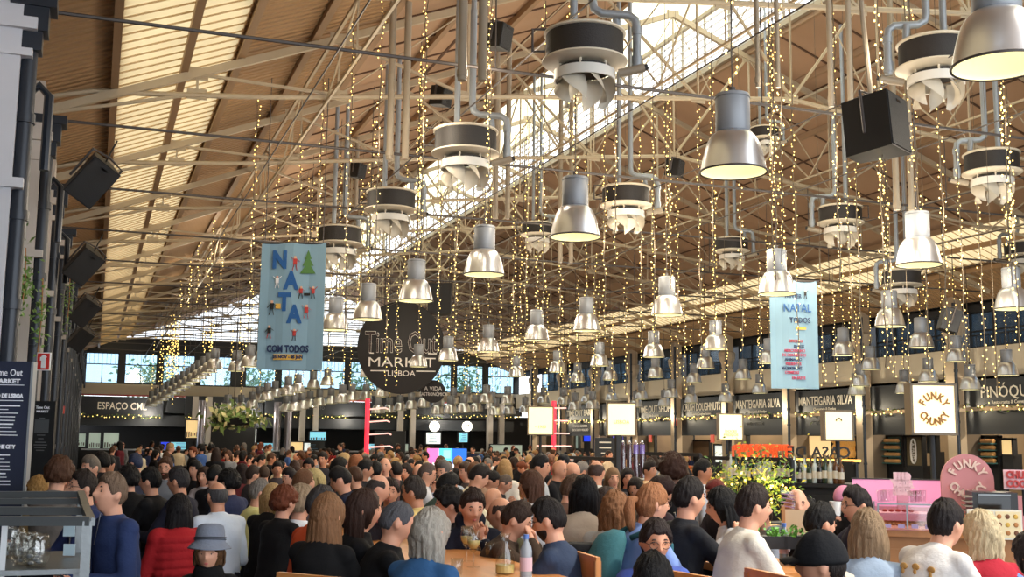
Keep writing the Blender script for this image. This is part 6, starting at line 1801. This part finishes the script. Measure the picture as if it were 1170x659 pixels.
# word sign on the display case
bk = P(1031, 553, 9.5); t = empty('word_sign', bk, ang); s = 9.5 / F; t['category'] = 'sign'; t['label'] = 'pale pink cut-out word sign standing on the glass display case'
for k, tx in enumerate(('FEED', 'YOUR', 'SOUL')): text(tx, (0, 0, (8 - k * 8) * s), (1, 0, 0), (0, 0, 1), 7 * s, mat('pale_pink', (244, 200, 206)), t, xs=.8, bold=.012, ext=.012)
q = MB(); q.box((0, .02, 0), (16 * s, .008, 24 * s)); q.bb((-6 * s, -.02, -28 * s), (6 * s, .04, -12 * s)); q.build('backing', PINK, t)
# display case
bk = P(1037, 604, 9.0); t = empty('display_case', (bk.x, bk.y, bk.z), ang); t['category'] = 'display case'; t['label'] = 'glass display case with rows of cookies and a pink shelf'
s = 9.0 / F; W = 62 * s; Hh = 27 * s; dp = .42; CG = glassmat('case_glass', (250, 248, 249), .06)
q = MB(); q.bb((-W / 2, 0, 0), (W / 2, .012, Hh)); q.bb((-W / 2, 0, 0), (-W / 2 + .012, dp, Hh)); q.bb((W / 2 - .012, 0, 0), (W / 2, dp, Hh)); q.bb((-W / 2, 0, Hh), (W / 2, dp, Hh + .01)); q.build('glass', CG, t)
q = MB()
for x in (-W / 2, 0, W / 2): q.bar((x, 0, 0), (x, 0, Hh), .012)
q.bar((-W / 2, 0, Hh), (W / 2, 0, Hh), .012); q.bar((-W / 2, dp, 0), (-W / 2, dp, Hh), .012); q.build('frame', GREYP, t)
MB().bb((-W / 2 + .02, .05, Hh * .55), (W / 2 - .02, dp, Hh * .60)).build('shelf', PINK, t)
COOK = mat('cookie', (196, 132, 76), .7, var=.3, vscale=30)
q = MB(); rr = random.Random(8)
for ix in range(12):
    for iy in range(3):
        c = (-W / 2 + .05 + ix * W / 12.5, .09 + iy * .11, .03); MB().sph(c, (.026, .026, .014), 10, 5).build('cookie', COOK, t, True)
for ix in range(5): MB().sph((-W / 2 + .06 + ix * .05, .12, Hh * .60 + .02), (.024, .024, .012), 10, 5).build('red_cookie', mat('red_glaze', (170, 50, 44), .5), t, True)
q = MB(); 
for ix in range(4): q.box((-W / 2 + .07 + ix * W / 4.3, -.004, .02), (.05, .004, .03))
q.build('price_tag', mat('price_tag', (170, 150, 190), .6), t)
# glasses stacked on the case
for k in range(9):
    o = MB().lathe([(0, 0), (.022, 0), (.028, .09), (.026, .09), (.02, .005)], n=14).build('drinking_glass', glassmat('case_glass'), None, True)
    p = P([1006, 1013, 1020, 1041, 1048, 1055, 1044, 1050, 1010][k], 577, 9.1 + .08 * (k % 3)); o.location = (p.x, p.y, bk.z + Hh + .012)
    o['category'] = 'glass'; o['group'] = 'clear glasses on top of the display case'; ITEMS.append((o, 'clear drinking glass on top of the display case', pix(p)[0] + k * .01))
# oven
bk = P(1137, 574, 9.0); t = empty('kiosk_oven', bk, ang); s = 9.0 / F; t['category'] = 'oven'; t['label'] = 'black countertop oven behind the menu board'
MB().bb((-24 * s, 0, -30 * s), (24 * s, .35, 11 * s)).build('casing', mat('oven_black', (28, 28, 30), .35), t); MB().bb((-18 * s, -.012, -9 * s), (16 * s, 0, 7 * s)).build('door_glass', mat('oven_glass', (16, 15, 16), .1), t); MB().bar((-18 * s, -.03, 8.5 * s), (16 * s, -.03, 8.5 * s), .012).build('handle', GREYP, t)
q = MB()
for k in range(7): q.bb((-32 * s, -.03, (-26 + k * 5.2) * s), (-24 * s, .2, (-24.6 + k * 5.2) * s))
q.build('tray_rack', BEI2, t)
MB().bb((-24 * s, .02, -30 * s - (bk.z - K0.z - 30 * s)), (24 * s, .33, -30 * s)).build('base', DARK, t)
# menu board in white frame
bk = P(1136.5, 599, 8.6); t = empty('menu_board', bk, ang + .05); s = 8.6 / F; t['category'] = 'menu board'; t['label'] = 'white framed menu board with rows of cookie pictures'
MB().box((0, 0, 0), (58 * s, .02, 33 * s)).build('frame', mat('off_white_frame', (232, 226, 210), .5), t)
for sx in (-1, 1): MB().box((sx * 14 * s, -.012, 0), (26 * s, .006, 29 * s)).build('menu_page', mat('menu_page', (246, 226, 180), .6), t)
for ix in range(6):
    for iz in range(3):
        MB().sph(((-22 + ix * 8.6 + (1 if ix > 2 else 0)) * s, -.017, (9 - iz * 9) * s), (2.6 * s, .003, 2.8 * s), 8, 5).build('cookie_picture', [COOK, mat('choc_cookie', (120, 74, 46), .6), YEL][(ix + iz) % 3], t, True)
MB().bb((-3 * s, 0, -17 * s - .1), (3 * s, .02, -16 * s)).build('foot', DARK, t)
# menu stand in front of bald person (clear stand, kraft board)
bk = P(909, 599, 7.4); t = empty('menu_stand', bk, -TH); s = 7.4 / F; t['category'] = 'menu stand'; t['label'] = 'kraft paper board on a clip in front of the person with a bald head'
MB().box((1 * s, 0, 0), (30 * s, .012, 32 * s), 0, 0, R(3)).build('kraft_board', mat('kraft_paper', (206, 176, 140), .8), t); MB().bar((-14 * s, -.01, -22 * s), (-14 * s, -.01, 20 * s), .02).build('clip_pole', WOODW, t)
MB().box((-8 * s, .01, 24 * s), (18 * s, .004, 26 * s), 0, 0, R(8)).build('clear_card', glassmat('case_glass'), t)
q = MB()
for k in range(5): q.box((-8 * s, .004, (15 + k * 4.5) * s), (15 * s, .004, 1.4 * s), 0, 0, R(8))
q.build('printed_line', mat('purple_print', (150, 110, 130), .6), t)
MB().cyl((-14 * s, 0, -27 * s), (-14 * s, 0, -22 * s), .05, n=14).build('foot', DARK, t)
# planter boxes with basil
for k, (px, lb) in enumerate(((882, 'left'), (908, 'right'))):
    c = P(px, 609, 7.0); t = empty('herb_planter', c, -TH); t['category'] = 'plant'; t['label'] = lb + ' small black planter of bright green herbs on the table'
    foliage(c, (.07, .05, .03), 70, k + 9, [mat('basil_leaf', (96, 160, 60), .5)], .035).build('leaves', [mat('basil_leaf', (96, 160, 60))], t); MB().bb((-.08, -.06, -.09), (.08, .06, -.015)).build('box', DARK, t)
# ------------------------------------------------------------------ tables
def table(x0, x1, y0, y1, z, label, grp=None):
    t = empty('communal_table', ((x0 + x1) / 2, (y0 + y1) / 2, 0)); t['category'] = 'table'; t['label'] = label
    if grp: t['group'] = grp
    a, b = (x1 - x0) / 2, (y1 - y0) / 2
    MB().bb((-a, -b, z - .045), (a, b, z)).build('tabletop', WOODT, t); MB().bb((-a + .08, -b + .1, z - .13), (a - .08, b - .1, z - .046)).build('apron', WOODW, t)
    for sx in (-1, 1):
        for sy in (-1, 1): MB().bb((sx * (a - .09) - .04, sy * (b - .12) - .04, 0), (sx * (a - .09) + .04, sy * (b - .12) + .04, z - .046)).build('leg', WOODW, t)
    return t
ZT = 1.14
table(1.80, 2.42, 4.6, 9.6, ZT, 'long wooden table between the two rows of diners at centre')
table(3.55, 4.12, 5.55, 9.2, ZT, 'long wooden table in front of the person in the cream t-shirt')
for i, (x, y, L) in enumerate(TABLES):
    if pix((x, y, 1.1))[0] < 800:
        t = table(x - .36, x + .36, y - L / 2, y + L / 2, 1.08, '', 'communal tables among the crowd')
        ITEMS.append((t, 'wooden communal table in the crowd ' + ('mid-hall' if y < 26 else 'far down the hall'), pix((x, y, 1.1))[0]))
# things on the nearest table
CLG = glassmat('drinking_glass_clear', (248, 248, 246), .12); WINE = mat('white_wine', (232, 214, 140), .15)
def wineglass(px, py, d, label, fill=True):
    p = P(px, py, d); t = empty('wine_glass', (p.x, p.y, ZT)); t['category'] = 'glass'; t['label'] = label
    MB().lathe([(0, 0), (.036, 0), (.036, .004), (.005, .01), (.004, .08), (.02, .095), (.038, .13), (.04, .16), (.034, .21), (.032, .21), (.037, .16), (.035, .132), (.018, .1)], n=20).build('bowl', CLG, t, True)
    if fill: MB().lathe([(0, .105), (.018, .105), (.034, .132), (.036, .15), (0, .15)], n=16).build('wine', WINE, t, True)
wineglass(533, 640, 6.9, 'left wine glass with pale wine on the centre table'); wineglass(541, 643, 6.6, 'right wine glass with pale wine on the centre table')
p = P(577, 642, 6.3); t = empty('carafe', (p.x, p.y, ZT)); tag(t, 'glass carafe at the bottom edge of the centre table', 'carafe')
MB().lathe([(0, 0), (.05, 0), (.055, .02), (.05, .09), (.025, .15), (.022, .19), (.032, .215), (.03, .215), (.02, .19)], n=20).build('glass', CLG, t, True); MB().lathe([(0, .006), (.048, .006), (.05, .05), (0, .05)], n=16).build('water', WINE, t)
def wbottle(px, py, d, label, c=(90, 130, 210)):
    p = P(px, py, d); t = empty('water_bottle', (p.x, p.y, p.z - .0)); t.location.z = ZT; tag(t, label, 'bottle')
    MB().lathe([(0, 0), (.03, 0), (.032, .02), (.03, .1), (.032, .15), (.026, .175), (.012, .2), (.012, .215)], n=18).build('body', mat('clear_plastic', (206, 222, 236), .15, trans=.5), t, True); MB().lathe([(0, .235), (.014, .235), (.014, .212), (0, .212)], n=12).build('cap', mat('blue_cap', c, .4), t); MB().lathe([(.0325, .05), (.0325, .12)], n=18).build('label', mat('bottle_label', (222, 190, 200), .6), t)
wbottle(601, 640, 6.0, 'plastic water bottle with a blue cap on the centre table'); wbottle(896, 615, 7.1, 'small water bottle with a blue cap beside the herb planters')
for px, py, d, lb in ((522, 648, 6.2, 'short tumbler near the denim jacket'), (560, 637, 7.2, 'short tumbler in front of the thinking person'), (549, 634, 7.6, 'small tumbler further back on the centre table')):
    p = P(px, py, d); o = MB().lathe([(0, 0), (.03, 0), (.035, .09), (.032, .09), (.027, .006)], n=18).build('tumbler', CLG, None, True); o.location = (p.x, p.y, ZT); tag(o, lb, 'glass')
# white plates / phone on right table
for px, py, d, lb in ((843, 618, 7.3, 'black tablet lying on the right table'),):
    p = P(px, py, d); o = MB().box((0, 0, 0), (.24, .17, .012)).build('tablet', mat('phone_body', (25, 25, 28)), None); o.location = (p.x, p.y, ZT + .007); tag(o, lb, 'tablet')
for px, py, d, lb in ((800, 612, 7.6, 'white plate beside the person in the black t-shirt'), (540, 627, 8.2, 'white plate far along the centre table')):
    p = P(px, py, d); o = MB().lathe([(0, 0), (.06, 0), (.11, .015), (.11, .02), (.06, .006), (0, .006)], n=24).build('plate', WHT, None, True); o.location = (p.x, p.y, ZT + .001); tag(o, lb, 'plate')
# wooden chair backs and a black coat on one of them
def chair(px, py, d, label, az):
    p = P(px, py, d); t = empty('wooden_high_chair', (p.x, p.y, 0), -(TH + R(az))); tag(t, label, 'chair'); zt = p.z
    MB().bb((-.2, -.2, .68), (.2, .2, .72)).build('seat', WOODW, t); MB().box((0, -.2, zt - .14), (.40, .025, .28)).build('backrest', WOODT, t)
    for sx in (-1, 1):
        MB().bar((sx * .18, -.2, 0), (sx * .18, -.2, zt - .02), .035).build('leg', WOODW, t); MB().bar((sx * .18, .18, 0), (sx * .18, .18, .68), .035).build('leg', WOODW, t)
    return t
chair(709, 632, 6.4, 'wooden high chair back behind the blue sweater at centre right', 75); chair(832, 654, 5.7, 'wooden high chair back below the black t-shirt', 60); chair(918, 652, 5.7, 'wooden high chair back behind the cream t-shirt', 70); chair(386, 652, 5.6, 'wooden high chair back under the very long light brown hair', 30)
p = P(674, 616, 6.6); q = MB(); rr = random.Random(4)
for k in range(6): q.loft([((rr.uniform(-.02, .02), 0, -.02 - k * .1), V((.20 + .02 * rr.random(), 0, 0)), V((0, .09 + .02 * rr.random(), 0))), ((0, 0, -.11 - k * .1), V((.21, 0, 0)), V((0, .10, 0)))], 16)
me_ = remesh(q, .02, 4); me_.materials.clear(); me_.materials.append(cloth((26, 27, 30))); me_.polygons.foreach_set('use_smooth', [True] * len(me_.polygons))
o = ob('black_coat', me_); o.location = p; o.rotation_euler = (0, 0, -TH); tag(o, 'black padded coat hung over a chair behind the slate blue sweater', 'coat')
t = chair(672, 640, 6.75, 'wooden high chair hidden under a hanging black coat', 0)
# ------------------------------------------------------------------ left foreground: notice board and metal rack
NB = mat('navy_board', (30, 38, 62), .5)
bk = P(8, 490, 9.4); t = empty('notice_board', (bk.x, bk.y, 0), -TH + .15); s = 9.4 / F; t['category'] = 'notice board'; t['label'] = 'tall navy notice board with white lettering at the left edge'
z1 = P(8, 413, 9.4).z
MB().bb((-44 * s, -.05, .05), (24 * s, .05, z1)).build('board', NB, t); MB().bb((23.5 * s, -.06, .05), (26 * s, .06, z1)).build('edge_strip', GREYP, t); MB().bb((-44 * s, -.3, 0), (26 * s, .3, .05)).build('base', DARK, t)
Z = lambda y: bk.z + (490 - y) * s
WT = mat('notice_white', (226, 228, 236), .6, emit=(226, 228, 236), es=.1)
text('Time Out', (-2 * s, -.056, Z(427)), (1, 0, 0), (0, 0, 1), 8 * s, WT, t, xs=.75); text('MARKET', (-2 * s, -.056, Z(436.5)), (1, 0, 0), (0, 0, 1), 5 * s, WT, t, xs=1.1, bold=.002)
text('MERCADO DE LISBOA', (-7 * s, -.056, Z(453)), (1, 0, 0), (0, 0, 1), 4.6 * s, WT, t, xs=.75, bold=.002)
text('BEST OF THE CITY', (-7 * s, -.056, Z(510)), (1, 0, 0), (0, 0, 1), 4.4 * s, WT, t, xs=.75, bold=.002)
q = MB(); rr = random.Random(2)
for y in (440.5, 458): q.box((-2 * s, -.055, Z(y)), (38 * s, .004, .8 * s))
for blk in (461, 516):
    for k in range(9):
        w = rr.uniform(30, 42); q.box(((-28 + w / 2 + rr.uniform(-1, 1)) * s, -.055, Z(blk + 3 + k * 4.1)), (w * s, .004, (1.5 if k in (0, 5) else .9) * s))
q.build('printed_line', WT, t)
# black screens behind the board
bk = P(48, 500, 13.5); t = empty('directory_board', (bk.x, bk.y, 0), -TH); s = 13.5 / F; t['category'] = 'notice board'; t['label'] = 'black directory board with small white crests behind the navy board'
MB().bb((-14 * s, -.03, .0), (14 * s, .03, P(48, 458, 13.5).z)).build('board', mat('black_board', (28, 30, 33), .5), t)
Z = lambda y: bk.z + (500 - y) * s
text('Time Out', (0, -.04, Z(466)), (1, 0, 0), (0, 0, 1), 3.5 * s, WT, t, xs=.8); text('MARKET', (0, -.04, Z(470.5)), (1, 0, 0), (0, 0, 1), 2.6 * s, WT, t)
MB().box((0, -.035, Z(487)), (16 * s, .004, 15 * s)).build('grey_notice', mat('grey_notice', (84, 88, 92), .6), t); q = MB()
for y, w in ((478, 6), (497, 9), (501, 6), (505, 12), (508, 15), (511, 13), (514, 9)): q.box((0, -.036, Z(y)), (w * s, .004, 1 * s))
q.build('printed_line', mat('dim_letter', (110, 112, 114)), t)
# fire hose sign
bk = P(50, 413, 12.1); t = empty('fire_hose_sign', bk, -TH); s = 12.1 / F; t['category'] = 'sign'; t['label'] = 'red square fire hose sign with a white pictogram on the left'
MB().box((0, 0, 0), (15.5 * s, .02, 20.5 * s)).build('white_plate', WHT, t); MB().box((0, -.012, 0), (13.5 * s, .01, 18.5 * s)).build('red_plate', mat('sign_red', (196, 40, 36), .5), t)
q = MB(); q.mi(0).box((.5 * s, -.02, -1.5 * s), (5 * s, .006, 12 * s)).box((-1.5 * s, -.02, 3 * s), (4 * s, .006, 4 * s)).sph((.5 * s, -.02, 4.5 * s), (3 * s, .003, 3 * s), 12, 6); q.bar((.5 * s, -.02, 7 * s), (4 * s, -.02, 5 * s), 1 * s, .006); q.build('pictogram', WHT, t)
c = P(71, 468, 30); o = MB().box(c, (.12, .1, .2)).build('alarm_box', mat('alarm_red', (200, 60, 44), .5)); tag(o, 'small orange-red alarm box on the dark corner at left', 'alarm')
# vines on left
for i, (px, py, d, r) in enumerate(((27, 318, 12.6, (.1, .12, .35)), (25, 335, 12.8, (.12, .1, .15)), (46, 360, 15, (.1, .1, .5)), (78, 345, 24, (.1, .1, .6)))):
    c = P(px, py, d); t = empty('climbing_vine', c); t['category'] = 'plant'
    foliage(c, r, 90, i, [LEAF], .07).build('leaves', [mat('vine_leaf', (96, 130, 60), .6, var=.4, vscale=9)], t); MB().tube([(0, 0, -r[2]), (.02, 0, 0), (0, 0, r[2])], .008, 5).build('stem', WOODW, t)
    ITEMS.append((t, 'green climbing vine hanging on the left wall', px))
# metal rack
SL = mat('brushed_rack_steel', (118, 122, 124), .35, .7, bump=.1, bscale=40)
bk = P(-30, 600, 4.35); R0 = empty('metal_rack', (0, 0, 0)); tag(R0, 'grey metal service rack with stacked bars at the lower left', 'rack')
def rb(x0, y0, x1, y1, d0, d1, w, h, nm): MB().bar(P(x0, y0, d0), P(x1, y1, d1), w, h).build(nm, SL, R0)
rb(-60, 565, 95, 564.5, 5.3, 5.3, .04, .028, 'top_rail'); rb(-60, 572.5, 95, 572.5, 5.15, 5.15, .04, .026, 'top_rail'); rb(-60, 583, 99, 583.5, 4.8, 4.8, .04, .032, 'side_rail'); rb(-60, 595, 104, 595, 4.4, 4.4, .04, .035, 'front_rail')
a_ = P(100, 595, 4.4); MB().bar(a_, (a_.x, a_.y, 0), .035).build('post', SL, R0); a_ = P(93, 575, 5.2); MB().bar(a_, (a_.x, a_.y, 0), .035).build('post', SL, R0); a_ = P(6, 597, 4.5); MB().bar(a_, (a_.x, a_.y, 0), .022).build('post', mat('pale_steel', (170, 172, 174), .35, .6), R0); a_ = P(-60, 595, 4.4); MB().bar(a_, (a_.x, a_.y, 0), .035).build('post', SL, R0)
rb(92, 564, 99, 584, 5.25, 4.85, .03, .03, 'end_cap'); rb(97, 580, 104, 596, 4.85, 4.4, .03, .03, 'end_cap')
a_ = P(-60, 652, 4.45); b_ = P(103, 652, 4.45); c_ = P(93, 640, 5.2); d_ = P(-60, 640, 5.2)
zs = a_.z; MB().bb((min(a_.x, d_.x), min(a_.y, c_.y) - .05, zs - .02), (b_.x, max(a_.y, c_.y) + .1, zs)).build('shelf', SL, R0)
for k, (px, d) in enumerate(((26, 4.65), (40, 4.6), (12, 4.9))):
    p = P(px, 650, d); t = empty('glass_jar', (p.x, p.y, zs)); t['category'] = 'jar'
    MB().lathe([(0, 0), (.035, 0), (.052, .03), (.056, .07), (.046, .12), (.040, .135), (.037, .135), (.043, .118), (.052, .07), (.048, .032), (.03, .006)], n=24).build('glass', CLG, t, True)
    q = MB(); rr = random.Random(k)
    for j in range(8): q.sph((rr.uniform(-.025, .025), rr.uniform(-.025, .025), .015 + .008 * j), (.014, .012, .008), 6, 4)
    q.build('wrapped_sweets', mat('foil', (170, 178, 190), .3, .5), t)
    ITEMS.append((t, 'round jar of wrapped sweets on the rack', px))
p = P(80, 600, 5.6)
for k, (py, lb) in enumerate(((606, 'upper'), (628, 'lower'))):
    p = P(79, py, 5.0); t = empty('price_card', p, -TH); tag(t, lb + ' small pale card hanging inside the metal rack', 'card'); MB().box((0, 0, 0), (.05, .004, .05)).build('card', mat('pale_card', (176, 196, 206), .6), t); MB().cyl((0, 0, .025), (0, 0, .06), .002, n=5).build('wire', DKROD, t)
# trees outside the far windows
for i, x in enumerate((-4, 4, 11, 19, 27)):
    t = empty('outdoor_tree', (x, YW + 12 + (i % 3) * 2, 0)); t['category'] = 'tree'
    m_ = foliage((0, 0, 0), (2.2, 2.0, 1.9), 360, 40 + i, [LEAF], .45); m_.v = [(a, b, c + 6) for a, b, c in m_.v]; m_.build('crown', mat('tree_leaf', (108, 134, 96), .7), t); MB().cyl((0, 0, 0), (0, 0, 6), .25, .12).build('trunk', WOODW, t)
    ITEMS.append((t, 'leafy tree outside the far windows', pix((x, YW, 5))[0]))
# ------------------------------------------------------------------ light
def pt(name, loc, e, c, r=.1, typ='POINT', parent=None):
    l = bpy.data.lights.new(name, typ); l.energy = e; l.color = c; l.shadow_soft_size = r
    o = ob(name, l, parent); o.location = loc; return o
for p, px, py, d, i in LPOS:
    if i >= len(LAMPS) or (d > 30 and i % 3): continue
    o = pt('lamp_light', p + V((0, 0, .10)), 60, (1, .88, .68), .05, 'SPOT'); o.data.energy = 100; o.data.spot_size = R(150); o.data.spot_blend = .6
rl2 = random.Random(3)
for k, (px, yt, yb, d) in enumerate(FREE):     # the glow of the fairy light strings
    p = P(px, yb, d); pt('fairy_glow', (p.x, p.y, min(p.z + 1.8, zroof(max(0, min(24, p.x))) - 1.2)), 36, (1, .86, .66), .25)
for y in [ycol[k] + 2.3 for k in range(0, 11)]:
    pt('stall_light', (XW + 1.2, y, 3.2), 170, (1, .84, .62), .15)
for x in (3, 9, 15, 21): pt('stall_light', (x, YW - 1.6, 3.2), 160, (1, .9, .75), .2)
l = pt('sun', (0, 0, 30), 3.2, (1, .93, .8), 0, 'SUN'); l.data.angle = R(3); l.rotation_euler = (R(20), R(38), 0)
wd = bpy.data.worlds.new('sky'); wd.use_nodes = True; nt = wd.node_tree
nt.nodes['Background'].inputs[0].default_value = (.86, .93, 1, 1); nt.nodes['Background'].inputs[1].default_value = 3.2
SC.world = wd
uniq(ITEMS)
SC.view_settings.view_transform = 'Standard'; SC.view_settings.look = 'None'; SC.view_settings.gamma = 1; SC.view_settings.exposure = .24; SC.view_settings.use_curve_mapping = False
SC.cycles.max_bounces = 6; SC.cycles.diffuse_bounces = 3; SC.cycles.glossy_bounces = 2; SC.cycles.transparent_max_bounces = 10; SC.cycles.sample_clamp_indirect = 4; SC.cycles.use_denoising = True; SC.cycles.caustics_reflective = False; SC.cycles.caustics_refractive = False
bpy.data.scenes.remove(SC2)
